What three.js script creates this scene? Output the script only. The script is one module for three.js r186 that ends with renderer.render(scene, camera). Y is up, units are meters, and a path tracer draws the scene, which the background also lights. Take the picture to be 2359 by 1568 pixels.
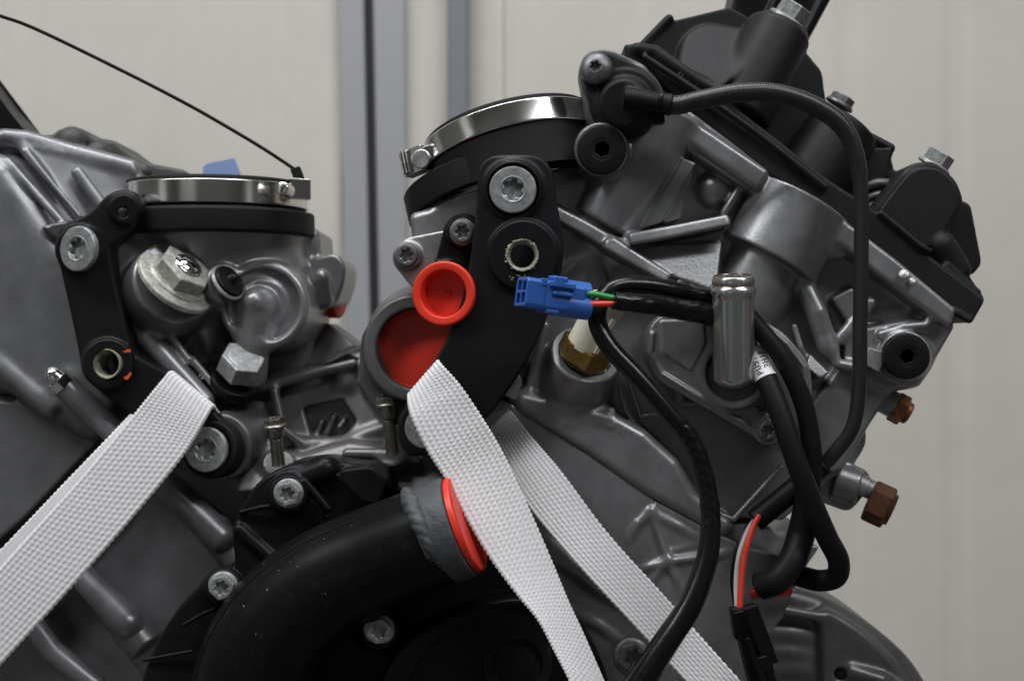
import * as THREE from 'three';
import { RoundedBoxGeometry } from 'three/addons/geometries/RoundedBoxGeometry.js';
import { mergeGeometries } from 'three/addons/utils/BufferGeometryUtils.js';
import { RectAreaLightUniformsLib } from 'three/addons/lights/RectAreaLightUniformsLib.js';
import { FontLoader } from 'three/addons/loaders/FontLoader.js';
import { TextGeometry } from 'three/addons/geometries/TextGeometry.js';

// ------------------------------------------------------------------ camera, light, exposure
const D = 600, K = 0.2, CX = 1179, CY = 784, EYE = 1.1;      // mm to the plane of focus, mm per unit of measure in that plane
const scene = new THREE.Scene();
scene.background = new THREE.Color(0, 0, 0);
const camera = new THREE.PerspectiveCamera(2 * Math.atan(0.1568 / 0.6) * 180 / Math.PI, 1024 / 680, 0.02, 30);
camera.position.set(0, EYE, D / 1000);
camera.lookAt(0, EYE, 0);
camera.focus = 0.592;
camera.userData.fStop = 8;
scene.add(camera);
const renderer = new THREE.WebGLRenderer({ antialias: true });
renderer.setSize(1024, 680);
renderer.toneMapping = THREE.LinearToneMapping;
renderer.toneMappingExposure = 1.0;
renderer.shadowMap.enabled = true;
RectAreaLightUniformsLib.init();
// ceiling fittings: x, z, length (x), width (z), intensity
const LABEL_SX = -1, LABEL_SY = 1;
const LAMPS = [
  [-0.05, 0.22, 1.0, 0.30, 14.5],
  [-1.2, 0.85, 1.5, 0.30, 18],
  [1.2, 1.25, 1.5, 0.30, 17],
];
const CEIL = 2.75;
const lampColor = new THREE.Color().setRGB(0.95, 0.97, 1.0);

// ------------------------------------------------------------------ measures
const sc = z => K * (D - z) / D;
const V = (px, py, z) => [(px - CX) * sc(z), (CY - py) * sc(z), z];
const W = p => { const v = V(...p); return new THREE.Vector3(v[0], v[1], v[2]); };
let seed = 7;
const rnd = () => { seed = (seed * 1664525 + 1013904223) >>> 0; return seed / 4294967296; };

// ------------------------------------------------------------------ things and parts
const used = new Map();
function numbered(n) { const k = used.get(n) || 0; used.set(n, k + 1); return k ? n + '_' + String(k).padStart(3, '0') : n; }
function thing(name, label, category, at = [CX, CY, 0], group) {
  const o = new THREE.Group(); o.name = numbered(name); scene.add(o);
  const v = W(at).multiplyScalar(0.001); o.position.set(v.x, v.y + EYE, v.z);
  o.userData = { label, category }; if (group) o.userData.group = group;
  return o;
}
function rootOf(o) { while (o.parent && o.parent !== scene) o = o.parent; return o; }
// geometry comes in mm round the optical axis; it is stored in metres round its thing's base
function mesh(name, geo, mat, parent, label) {
  geo.scale(0.001, 0.001, 0.001); geo.translate(0, EYE, 0);
  const r = rootOf(parent); geo.translate(-r.position.x, -r.position.y, -r.position.z);
  const m = new THREE.Mesh(geo, mat); m.name = name; m.castShadow = m.receiveShadow = true; parent.add(m);
  if (label) m.userData.label = label;
  return m;
}
// a thing that is one mesh
function solo(name, label, category, geo, mat, at, group) {
  geo.scale(0.001, 0.001, 0.001); geo.translate(0, EYE, 0);
  const v = W(at).multiplyScalar(0.001); geo.translate(-v.x, -v.y - EYE, -v.z);
  const m = new THREE.Mesh(geo, mat); m.name = numbered(name); m.castShadow = m.receiveShadow = true; scene.add(m);
  m.position.set(v.x, v.y + EYE, v.z); m.userData = { label, category }; if (group) m.userData.group = group;
  return m;
}
function box(name, s, p, mat, label, kind) {                 // metres, world
  const m = new THREE.Mesh(new THREE.BoxGeometry(...s), mat); m.name = name; m.position.set(...p); m.castShadow = m.receiveShadow = true; scene.add(m);
  if (kind) m.userData.kind = kind; if (label) m.userData.label = label;
  return m;
}

// ------------------------------------------------------------------ textures
function noiseGrid(n, cells, s0) {
  seed = s0; const g = new Float32Array(cells * cells); for (let i = 0; i < g.length; i++) g[i] = rnd();
  const out = new Float32Array(n * n), f = t => t * t * (3 - 2 * t);
  for (let y = 0; y < n; y++) for (let x = 0; x < n; x++) {
    const u = x / n * cells, v = y / n * cells, i = Math.floor(u), j = Math.floor(v), a = f(u - i), b = f(v - j), i1 = (i + 1) % cells, j1 = (j + 1) % cells;
    out[y * n + x] = (g[j * cells + i] * (1 - a) + g[j * cells + i1] * a) * (1 - b) + (g[j1 * cells + i] * (1 - a) + g[j1 * cells + i1] * a) * b;
  }
  return out;
}
function fbm(n, list, s0) {
  const out = new Float32Array(n * n); let tot = 0;
  list.forEach(([c, w], k) => { const g = noiseGrid(n, c, s0 + k * 97); tot += w; for (let i = 0; i < out.length; i++) out[i] += g[i] * w; });
  for (let i = 0; i < out.length; i++) out[i] /= tot;
  return out;
}
function dataTex(n, fn, srgb) {
  const d = new Uint8Array(n * n * 4);
  for (let i = 0; i < n * n; i++) { const c = fn(i, i % n, Math.floor(i / n)); d[4 * i] = Math.max(0, Math.min(255, c[0] * 255)); d[4 * i + 1] = Math.max(0, Math.min(255, c[1] * 255)); d[4 * i + 2] = Math.max(0, Math.min(255, c[2] * 255)); d[4 * i + 3] = 255; }
  const t = new THREE.DataTexture(d, n, n); t.wrapS = t.wrapT = THREE.RepeatWrapping; t.magFilter = THREE.LinearFilter; t.minFilter = THREE.LinearMipmapLinearFilter; t.generateMipmaps = true;
  if (srgb) t.colorSpace = THREE.SRGBColorSpace; t.needsUpdate = true; return t;
}
const fineN = fbm(512, [[256, 1], [128, 1], [64, .5]], 11), coarseN = fbm(512, [[4, 1], [9, .8], [23, .6], [61, .4]], 23), midN = fbm(512, [[16, 1], [40, 1], [110, .8]], 31);
const texSand = dataTex(512, i => { const v = fineN[i]; return [v, v, v]; });                       // cast grain
const grainN = fbm(512, [[56, 1], [90, 1], [130, .5]], 47), texGrain = dataTex(512, i => [grainN[i], grainN[i], grainN[i]]);
const texMottle = dataTex(512, i => { const v = .82 + .20 * coarseN[i] + .03 * (midN[i] - .5); return [v, v, v]; }, true);
const texRough = dataTex(512, i => { const v = .74 + .45 * (coarseN[i] - .5) + .10 * (midN[i] - .5); return [v, v, v]; });
const texDust = dataTex(512, (i) => { const d = Math.max(0, midN[i] - .62) * .35 + (fineN[i] * (.55 + .6 * coarseN[i]) > .83 ? .5 : 0); const v = .135 + d; return [v, v, v]; }, true);
const texBrush = dataTex(512, (i, x, y) => { const v = .5 + .35 * (fineN[(y * 512 + (x >> 4))] - .5) + .3 * (midN[i] - .5); return [v, v, v]; });
const texZinc = dataTex(512, i => { const v = .74 + .40 * (midN[i] - .5) + .16 * (coarseN[i] - .5); return [v, v, v]; }, true);
// every texture is laid at 1 repeat per 0.05 m of uv
function std(o) { return new THREE.MeshStandardMaterial(o); }
function matt(o) { return new THREE.MeshPhysicalMaterial({ specularIntensity: .35, ...o }); }
const rgb = (r, g, b) => new THREE.Color().setRGB(r, g, b);
const M = {
  cast: std({ color: rgb(.31, .311, .316), metalness: .55, roughness: .5, roughnessMap: texRough, map: texMottle, bumpMap: texGrain, bumpScale: .00006 }),
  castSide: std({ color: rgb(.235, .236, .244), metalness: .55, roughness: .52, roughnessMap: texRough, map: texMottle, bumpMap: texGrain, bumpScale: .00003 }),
  castOld: std({ color: rgb(.075, .075, .068), metalness: .2, roughness: .6, map: texMottle, bumpMap: texGrain, bumpScale: .00005 }),
  flange: std({ color: rgb(.27, .268, .262), metalness: .5, roughness: .58, roughnessMap: texRough, map: texMottle, bumpMap: texGrain, bumpScale: .00005 }),
  castWarm: std({ color: rgb(.19, .18, .172), metalness: .5, roughness: .55, roughnessMap: texRough, map: texMottle }),
  castDark: std({ color: rgb(.16, .16, .162), metalness: .5, roughness: .58, roughnessMap: texRough, map: texMottle, bumpMap: texGrain, bumpScale: .00003 }),
  rawAlu: std({ color: rgb(.40, .40, .39), metalness: .75, roughness: .62, roughnessMap: texRough, map: texMottle, bumpMap: texGrain, bumpScale: .00004 }),
  machined: std({ color: rgb(.68, .68, .66), metalness: .9, roughness: .34, roughnessMap: texRough }),
  black: matt({ specularIntensity: .28, color: rgb(.009, .0092, .010), roughness: .5, map: texMottle, roughnessMap: texRough, bumpMap: texGrain, bumpScale: .00003 }),
  blackGrain: matt({ specularIntensity: .5, color: rgb(.0135, .0135, .0138), roughness: .55, map: texMottle, bumpMap: texGrain, bumpScale: .00007 }),
  blackPaint: matt({ color: rgb(.010, .0102, .011), roughness: .55, roughnessMap: texRough, bumpMap: texGrain, bumpScale: .00003 }),
  dusty: matt({ specularIntensity: .22, color: rgb(.36, .37, .39), roughness: .5, map: texDust, roughnessMap: texRough, bumpMap: texGrain, bumpScale: .00003 }),
  rubber: matt({ color: rgb(.009, .009, .009), roughness: .62, bumpMap: texGrain, bumpScale: .00002 }),
  cable: matt({ specularIntensity: .7, color: rgb(.005, .005, .0055), roughness: .26, bumpMap: texMottle, bumpScale: .0003 }),
  cableMatt: matt({ color: rgb(.009, .009, .009), roughness: .5, bumpMap: texGrain, bumpScale: .00003 }),
  zinc: std({ color: rgb(.60, .61, .61), metalness: .55, roughness: .5, map: texZinc, bumpMap: texGrain, bumpScale: .00003 }),
  zincDark: std({ color: rgb(.34, .34, .35), metalness: .7, roughness: .45, map: texZinc, bumpMap: texGrain, bumpScale: .00003 }),
  steel: std({ color: rgb(.74, .69, .60), metalness: .95, roughness: .32, map: texZinc }),
  plated: std({ color: rgb(.82, .85, .82), metalness: .85, roughness: .27, roughnessMap: dataTex(256, (i, x) => { const v = .45 + .5 * coarseN[(x * 2) % 512 + 512 * 40] + .25 * fineN[x]; return [v, v, v]; }), map: dataTex(512, (i, x, y) => { const v = .80 + .26 * (coarseN[(x % 512) + 512 * 200] - .5) + .22 * (fineN[x + 512 * 90] - .5) + ((fineN[(x * 3 + y * 7) % 512 + 512 * (y >> 3)] > .93) ? .1 : 0); return [v, v, v * .99]; }, true) }),
  chrome: std({ color: rgb(.80, .82, .80), metalness: 1, roughness: .16, roughnessMap: texRough }),
  band: std({ color: rgb(.72, .70, .67), metalness: 1, roughness: .17 }),
  pale: std({ color: rgb(.74, .73, .64), metalness: .2, roughness: .42, map: texZinc }),
  red: std({ color: rgb(.70, .032, .013), roughness: .42 }),
  blue: std({ color: rgb(.028, .115, .43), roughness: .42, bumpMap: texGrain, bumpScale: .00003 }),
  blueDark: std({ color: rgb(.012, .05, .2), roughness: .6 }),
  blueRag: std({ color: rgb(.20, .29, .50), roughness: .8 }),
  cream: std({ color: rgb(.68, .64, .51), roughness: .45 }),
  brass: std({ color: rgb(.62, .39, .11), metalness: .75, roughness: .3, map: texZinc }),
  copper: std({ color: rgb(.46, .17, .075), metalness: .7, roughness: .5, map: texZinc }),
  hexCopper: std({ color: rgb(.26, .105, .055), metalness: .55, roughness: .48, map: texZinc }),
  green: std({ color: rgb(.02, .26, .05), roughness: .4 }),
  redWire: std({ color: rgb(.68, .05, .025), roughness: .4 }),
  whiteWire: std({ color: rgb(.62, .60, .58), roughness: .45 }),
  label: null,
  strap: std({ color: rgb(.66, .652, .655), roughness: .62 }),
  oxide: std({ color: rgb(.62, .60, .46), metalness: .3, roughness: .75, map: texZinc, bumpMap: texDust, bumpScale: .0006 }),
  greyPlastic: std({ color: rgb(.11, .12, .13), roughness: .6, map: texZinc, bumpMap: texGrain, bumpScale: .00012 }),
};

// ------------------------------------------------------------------ castings: smooth-joined solids, meshed with surface nets
const clamp01 = t => t < 0 ? 0 : t > 1 ? 1 : t;
const bb = (pts, r) => { const lo = [1e9, 1e9, 1e9], hi = [-1e9, -1e9, -1e9]; pts.forEach(p => { for (let i = 0; i < 3; i++) { lo[i] = Math.min(lo[i], p[i] - r); hi[i] = Math.max(hi[i], p[i] + r); } }); return { lo, hi }; };
// round-ended bar from a to b (each [x, y, z] by measure), radii by measure at the depth of its end
function cap(a, b, ra, rb = ra) {
  const A = V(...a), B = V(...b), r1 = ra * sc(a[2]), r2 = rb * sc(b[2]), bx = B[0] - A[0], by = B[1] - A[1], bz = B[2] - A[2], q = 1 / Math.max(1e-9, bx * bx + by * by + bz * bz);
  return { ...bb([A, B], Math.max(r1, r2)), f: (x, y, z) => { const px = x - A[0], py = y - A[1], pz = z - A[2], h = clamp01((px * bx + py * by + pz * bz) * q), dx = px - bx * h, dy = py - by * h, dz = pz - bz * h; return Math.sqrt(dx * dx + dy * dy + dz * dz) - (r1 + (r2 - r1) * h); } };
}
// flat-ended cylinder or cone with rounded rims
function cyl(a, b, ra, rb = ra, rd = .8) {
  let A = V(...a), B = V(...b); const r1 = ra * sc(a[2]) - rd, r2 = rb * sc(b[2]) - rd;
  const L = Math.hypot(B[0] - A[0], B[1] - A[1], B[2] - A[2]), u = [0, 1, 2].map(i => (B[i] - A[i]) / L);
  const box = bb([A, B], Math.max(r1, r2) + rd);
  A = A.map((v, i) => v + u[i] * rd); B = B.map((v, i) => v - u[i] * rd);
  const bx = B[0] - A[0], by = B[1] - A[1], bz = B[2] - A[2], baba = bx * bx + by * by + bz * bz, rba = r2 - r1, k = rba * rba + baba;
  return { ...box, f: (x, y, z) => {
    const px = x - A[0], py = y - A[1], pz = z - A[2], papa = px * px + py * py + pz * pz, paba = (px * bx + py * by + pz * bz) / baba, xx = Math.sqrt(Math.max(0, papa - paba * paba * baba));
    const cax = Math.max(0, xx - (paba < .5 ? r1 : r2)), cay = Math.abs(paba - .5) - .5, f = clamp01((rba * (xx - r1) + paba * baba) / k), cbx = xx - r1 - f * rba, cby = paba - f, s = cbx < 0 && cay < 0 ? -1 : 1;
    return s * Math.sqrt(Math.min(cax * cax + cay * cay * baba, cbx * cbx + cby * cby * baba)) - rd;
  } };
}
function bar(pts, r) {                                        // round bar along a broken line
  const list = []; for (let i = 0; i + 1 < pts.length; i++) list.push(cap(pts[i], pts[i + 1], pts[i][3] || r, pts[i + 1][3] || r));
  const lo = [0, 1, 2].map(i => Math.min(...list.map(c => c.lo[i]))), hi = [0, 1, 2].map(i => Math.max(...list.map(c => c.hi[i])));
  return { lo, hi, f: (x, y, z) => { let d = 1e9; for (const c of list) { const e = c.f(x, y, z); if (e < d) d = e; } return d; } };
}
// plate with outline pts between depths zb and zf, rims rounded by rd mm, face leaning by gx, gy (mm of depth per mm)
function poly(pts, zf, zb, rd = 1, gx = 0, gy = 0) {
  const P = pts.map(p => V(p[0], p[1], zf)), n = P.length, zc = (zf + zb) / 2, h = (zf - zb) / 2 - rd;
  const cx = P.reduce((s, p) => s + p[0], 0) / n, cy = P.reduce((s, p) => s + p[1], 0) / n;
  const B = bb(P, rd), lean = Math.max(...P.map(p => Math.abs(gx * (p[0] - cx) + gy * (p[1] - cy))));
  const q = 1 / Math.sqrt(1 + gx * gx + gy * gy);
  return { lo: [B.lo[0], B.lo[1], zb - lean - 1], hi: [B.hi[0], B.hi[1], zf + lean + 1], f: (x, y, z) => {
    let d = 1e18, s = 1;
    for (let i = 0, j = n - 1; i < n; j = i++) {
      const ex = P[j][0] - P[i][0], ey = P[j][1] - P[i][1], wx = x - P[i][0], wy = y - P[i][1], t = clamp01((wx * ex + wy * ey) / (ex * ex + ey * ey)), bx = wx - ex * t, by = wy - ey * t, e = bx * bx + by * by;
      if (e < d) d = e;
      const c1 = y >= P[i][1], c2 = y < P[j][1], c3 = ex * wy > ey * wx;
      if ((c1 && c2 && c3) || (!c1 && !c2 && !c3)) s = -s;
    }
    const d2 = s * Math.sqrt(d), dz = (Math.abs(z - gx * (x - cx) - gy * (y - cy) - zc) - h) * q;
    return Math.min(Math.max(d2, dz), 0) + Math.hypot(Math.max(d2, 0), Math.max(dz, 0)) - rd;
  } };
}
function tor(c, nrm, R, r) {                                  // ring round axis nrm
  const C = V(...c), s = sc(c[2]), L = Math.hypot(...nrm), n = nrm.map(v => v / L);
  return { ...bb([C], (R + r) * s), f: (x, y, z) => { const px = x - C[0], py = y - C[1], pz = z - C[2], h = px * n[0] + py * n[1] + pz * n[2], q = Math.sqrt(Math.max(0, px * px + py * py + pz * pz - h * h)) - R * s; return Math.sqrt(q * q + h * h) - r * s; } };
}
const sph = (c, r) => cap(c, [c[0], c[1], c[2] - .01], r);
// steps: [solid, blend in mm, 's' to cut away]
function casting(cell, steps) {
  const prims = steps.map(([p, k = 2, op]) => ({ ...p, k, sub: op === 's' }));
  const lo = [1e9, 1e9, 1e9], hi = [-1e9, -1e9, -1e9];
  for (const p of prims) if (!p.sub) for (let i = 0; i < 3; i++) { lo[i] = Math.min(lo[i], p.lo[i]); hi[i] = Math.max(hi[i], p.hi[i]); }
  const BS = 8, nb = [0, 1, 2].map(i => Math.ceil((hi[i] - lo[i] + 6 * cell) / cell / BS)), N = nb.map(v => v * BS + 1), o = lo.map(v => v - 3 * cell);
  const evalList = (L, x, y, z) => { let d = 1e3; for (let q = 0; q < L.length; q++) { const p = L[q], e = p.f(x, y, z); if (p.sub) { const h = Math.max(p.k - Math.abs(d + e), 0) / p.k; d = Math.max(d, -e) + h * h * p.k * .25; } else { const h = Math.max(p.k - Math.abs(d - e), 0) / p.k; d = Math.min(d, e) - h * h * p.k * .25; } } return d; };
  const G = new Float32Array(N[0] * N[1] * N[2]).fill(50), lists = new Array(nb[0] * nb[1] * nb[2]);
  const half = BS * cell / 2, diag = half * 1.7321 * 1.35, at = (i, j, k) => (k * N[1] + j) * N[0] + i;
  for (let c = 0; c < nb[2]; c++) for (let b = 0; b < nb[1]; b++) for (let a = 0; a < nb[0]; a++) {
    const x0 = o[0] + a * BS * cell, y0 = o[1] + b * BS * cell, z0 = o[2] + c * BS * cell, x1 = x0 + BS * cell, y1 = y0 + BS * cell, z1 = z0 + BS * cell;
    const L = prims.filter(p => { const m = p.k + 2 * cell; return p.lo[0] - m < x1 && p.hi[0] + m > x0 && p.lo[1] - m < y1 && p.hi[1] + m > y0 && p.lo[2] - m < z1 && p.hi[2] + m > z0; });
    let skip = !L.some(p => !p.sub), fill = 50;
    if (!skip) { const d = evalList(L, x0 + half, y0 + half, z0 + half); if (Math.abs(d) > diag) { skip = true; fill = d; } }
    if (skip) { if (fill < 0) for (let k = 0; k <= BS; k++) for (let j = 0; j <= BS; j++) for (let i = 0; i <= BS; i++) { const q = at(a * BS + i, b * BS + j, c * BS + k); if (G[q] === 50) G[q] = fill; } continue; }
    lists[(c * nb[1] + b) * nb[0] + a] = L;
    for (let k = 0; k <= BS; k++) for (let j = 0; j <= BS; j++) for (let i = 0; i <= BS; i++) G[at(a * BS + i, b * BS + j, c * BS + k)] = evalList(L, x0 + i * cell, y0 + j * cell, z0 + k * cell);
  }
  const idx = new Int32Array(N[0] * N[1] * N[2]).fill(-1), pos = [], nor = [], uv = [], tri = [], vec = [0, 0, 0];
  const E = [[0, 1], [0, 2], [0, 4], [1, 3], [1, 5], [2, 3], [2, 6], [3, 7], [4, 5], [4, 6], [5, 7], [6, 7]], g = new Float32Array(8);
  for (let bc = 0; bc < lists.length; bc++) {
    const L = lists[bc]; if (!L) continue;
    const a = bc % nb[0], b = Math.floor(bc / nb[0]) % nb[1], c = Math.floor(bc / nb[0] / nb[1]);
    for (let k = c * BS; k < c * BS + BS; k++) for (let j = b * BS; j < b * BS + BS; j++) for (let i = a * BS; i < a * BS + BS; i++) {
      let m = 0; for (let q = 0; q < 8; q++) { g[q] = G[at(i + (q & 1), j + ((q >> 1) & 1), k + (q >> 2))]; if (g[q] < 0) m |= 1 << q; }
      if (m === 0 || m === 255) continue;
      let n = 0; vec[0] = vec[1] = vec[2] = 0;
      for (const [p, q] of E) if ((g[p] < 0) !== (g[q] < 0)) { const t = g[p] / (g[p] - g[q]); n++; for (let w = 0; w < 3; w++) { const u = (p >> w) & 1, v = (q >> w) & 1; vec[w] += u + (v - u) * t; } }
      let x = o[0] + (i + vec[0] / n) * cell, y = o[1] + (j + vec[1] / n) * cell, z = o[2] + (k + vec[2] / n) * cell, gx, gy, gz; const e = cell * .22, x0 = x, y0 = y, z0 = z;
      for (let it = 0; it < 2; it++) {
        gx = evalList(L, x + e, y, z) - evalList(L, x - e, y, z); gy = evalList(L, x, y + e, z) - evalList(L, x, y - e, z); gz = evalList(L, x, y, z + e) - evalList(L, x, y, z - e);
        const l2 = Math.hypot(gx, gy, gz) || 1; gx /= l2; gy /= l2; gz /= l2;
        if (it === 0) { const d = Math.max(-cell * .5, Math.min(cell * .5, evalList(L, x, y, z))); x -= gx * d; y -= gy * d; z -= gz * d; x = Math.max(x0 - .6 * cell, Math.min(x0 + .6 * cell, x)); y = Math.max(y0 - .6 * cell, Math.min(y0 + .6 * cell, y)); z = Math.max(z0 - .6 * cell, Math.min(z0 + .6 * cell, z)); }
      }
      idx[at(i, j, k)] = pos.length / 3; pos.push(x, y, z); nor.push(gx, gy, gz); uv.push((x + .62 * z) / 50, (y + .57 * z) / 50);
    }
  }
  const S = [1, N[0], N[0] * N[1]];
  for (let k = 1; k < N[2] - 1; k++) for (let j = 1; j < N[1] - 1; j++) for (let i = 1; i < N[0] - 1; i++) {
    const q = at(i, j, k); if (idx[q] < 0) continue; const s = G[q] < 0;
    for (let w = 0; w < 3; w++) {
      if (s === (G[q + S[w]] < 0)) continue;
      const u = S[(w + 1) % 3], v = S[(w + 2) % 3], A = idx[q], B = idx[q - u], C = idx[q - u - v], F = idx[q - v];
      if (B < 0 || C < 0 || F < 0) continue;
      if (s) tri.push(A, B, C, A, C, F); else tri.push(A, C, B, A, F, C);
    }
  }
  let turn = 0; for (let t = 0; t < tri.length; t += 3 * 101) { const p = q => [pos[3 * q], pos[3 * q + 1], pos[3 * q + 2]], a = p(tri[t]), b = p(tri[t + 1]), c = p(tri[t + 2]), n = nor.slice(3 * tri[t], 3 * tri[t] + 3), u = b.map((v, w) => v - a[w]), v = c.map((x, w) => x - a[w]); turn += (u[1] * v[2] - u[2] * v[1]) * n[0] + (u[2] * v[0] - u[0] * v[2]) * n[1] + (u[0] * v[1] - u[1] * v[0]) * n[2]; }
  if (turn < 0) for (let t = 0; t < tri.length; t += 3) { const q = tri[t + 1]; tri[t + 1] = tri[t + 2]; tri[t + 2] = q; }
  const geo = new THREE.BufferGeometry();
  geo.setAttribute('position', new THREE.Float32BufferAttribute(pos, 3)); geo.setAttribute('normal', new THREE.Float32BufferAttribute(nor, 3)); geo.setAttribute('uv', new THREE.Float32BufferAttribute(uv, 2));
  geo.setIndex(tri); return geo;
}

// ------------------------------------------------------------------ turned, bent and cut pieces (mm round the axis)
const Q = d => new THREE.Quaternion().setFromUnitVectors(new THREE.Vector3(0, 0, 1), new THREE.Vector3(...d).normalize());
function place(geo, at, dir = [0, 0, 1], spin = 0) {          // from its own z axis to dir, at a measured point
  if (spin) geo.rotateZ(spin);
  geo.applyQuaternion(Q(dir)); const p = W(at); geo.translate(p.x, p.y, p.z); return geo;
}
function turned(profile, seg = 48) {                          // profile [[radius, height along z] ...] in mm
  const g = new THREE.LatheGeometry(profile.map(p => new THREE.Vector2(Math.max(0, p[0]), p[1])), seg); g.rotateX(Math.PI / 2);
  const u = g.attributes.uv, p = g.attributes.position; for (let i = 0; i < u.count; i++) u.setXY(i, (p.getX(i) + .6 * p.getZ(i)) / 50, (p.getY(i) + .57 * p.getZ(i)) / 50);
  return g;
}
// the same with sharp rims
function turnedSharp(profile, seg = 48) {
  const list = []; for (let i = 0; i + 1 < profile.length; i++) list.push(turned([profile[i], profile[i + 1]], seg));
  return mergeGeometries(list.map(g => g.index ? g.toNonIndexed() : g));
}
const ring = (n, fn) => { const s = []; for (let i = 0; i < n; i++) s.push(fn(i / n * Math.PI * 2)); return s; };
const torxPath = r => ring(72, a => { const t = Math.cos(6 * a), q = r * (.86 + .14 * Math.sign(t) * Math.pow(Math.abs(t), .75)); return new THREE.Vector2(Math.cos(a) * q, Math.sin(a) * q); });
const hexPath = r => ring(6, a => new THREE.Vector2(Math.cos(a) * r, Math.sin(a) * r));
const circPath = r => ring(48, a => new THREE.Vector2(Math.cos(a) * r, Math.sin(a) * r));
function extr(outer, holes, z0, z1, bev, seg = 2) {
  const s = new THREE.Shape(outer); holes.forEach(h => s.holes.push(new THREE.Path(h)));
  const b = Math.min(bev, (z1 - z0) / 2.2);
  const g = new THREE.ExtrudeGeometry(s, { depth: z1 - z0 - 2 * b, bevelEnabled: b > 0, bevelThickness: b, bevelSize: b, bevelOffset: -b, bevelSegments: seg, curveSegments: 6 });
  g.translate(0, 0, z0 + b);
  const p = g.attributes.position, u = g.attributes.uv; for (let i = 0; i < p.count; i++) u.setXY(i, (p.getX(i) + .6 * p.getZ(i)) / 50, (p.getY(i) + .57 * p.getZ(i)) / 50);
  return g;
}
// bolt heads, r in mm: flange radius; z = 0 is the seat
function bolt(kind, r) {
  const L = [];
  if (kind === 'disc') {                                        // big flat torx disc
    const z = r * .30, rec = r * .47;
    L.push(extr(circPath(r), [torxPath(rec)], 0, z, r * .07, 3), turnedSharp([[rec * 1.05, z * .18], [0, z * .18]]));
    L.push(turned([[rec * 1.22, z - .01], [rec * 1.12, z + r * .035], [rec * 1.0, z * .9]], 48));
  } else if (kind === 'hexflange') {                            // hexagon with torx recess on a flange
    L.push(turned([[r, 0], [r, r * .12], [r * .94, r * .2], [r * .7, r * .3], [0, r * .3]], 40));
    L.push(extr(hexPath(r * .84), [torxPath(r * .47)], r * .22, r * .72, r * .07, 2), turnedSharp([[r * .5, r * .4], [0, r * .4]]));
  } else if (kind === 'hex') {
    L.push(turned([[r, 0], [r, r * .14], [r * .94, r * .2], [r * .75, r * .26], [0, r * .26]], 40));
    L.push(extr(hexPath(r * .8), [], r * .15, r * .95, r * .07, 2));
  } else if (kind === 'button') {                               // domed head with torx recess
    const pr = []; for (let i = 0; i <= 10; i++) { const a = i / 10 * 1.15; pr.push([r * Math.cos(a), r * .55 * Math.sin(a) / Math.sin(1.15)]); }
    L.push(turned([[r, -r * .12], ...pr], 48), extr(circPath(r * .415), [torxPath(r * .36)], r * .2, r * .553, 0), turnedSharp([[r * .4, r * .25], [0, r * .25]]));
  } else if (kind === 'pan') {                                  // cylinder head with torx recess and washer flange
    L.push(turned([[r, 0], [r, r * .1], [r * .96, r * .16], [r * .8, r * .2], [0, r * .2]], 40));
    L.push(extr(circPath(r * .8), [torxPath(r * .5)], r * .15, r * .62, r * .1, 3), turnedSharp([[r * .55, r * .3], [0, r * .3]]));
  }
  return mergeGeometries(L.map(g => { const q = g.index ? g.toNonIndexed() : g; return q; }));
}
// round a polygon's corners: pts [x, y, radius], all by measure at depth z -> Vector2 in mm
function rounded(pts, z) {
  const P = pts.map(p => { const v = V(p[0], p[1], z); return [v[0], v[1], (p[2] ?? 12) * sc(z)]; }), out = [], n = P.length;
  for (let i = 0; i < n; i++) {
    const a = P[(i + n - 1) % n], b = P[i], c = P[(i + 1) % n], la = Math.hypot(a[0] - b[0], a[1] - b[1]), lc = Math.hypot(c[0] - b[0], c[1] - b[1]), r = Math.min(b[2], la * .48, lc * .48);
    const s = [b[0] + (a[0] - b[0]) / la * r, b[1] + (a[1] - b[1]) / la * r], e = [b[0] + (c[0] - b[0]) / lc * r, b[1] + (c[1] - b[1]) / lc * r];
    for (let k = 0; k <= 5; k++) { const t = k / 5, m = 1 - t; out.push(new THREE.Vector2(m * m * s[0] + 2 * m * t * b[0] + t * t * e[0], m * m * s[1] + 2 * m * t * b[1] + t * t * e[1])); }
  }
  if (THREE.ShapeUtils.isClockWise(out)) out.reverse();
  return out;
}
function plate(pts, zf, zb, bev = .8, holes = []) {
  return extr(rounded(pts, zf), holes.map(h => Array.isArray(h[0]) ? rounded(h, zf) : (() => { const c = V(h[0], h[1], zf), r = h[2] * sc(zf); return ring(40, a => new THREE.Vector2(c[0] + Math.cos(a) * r, c[1] + Math.sin(a) * r)); })()), zb, zf, bev, 3);
}
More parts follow.
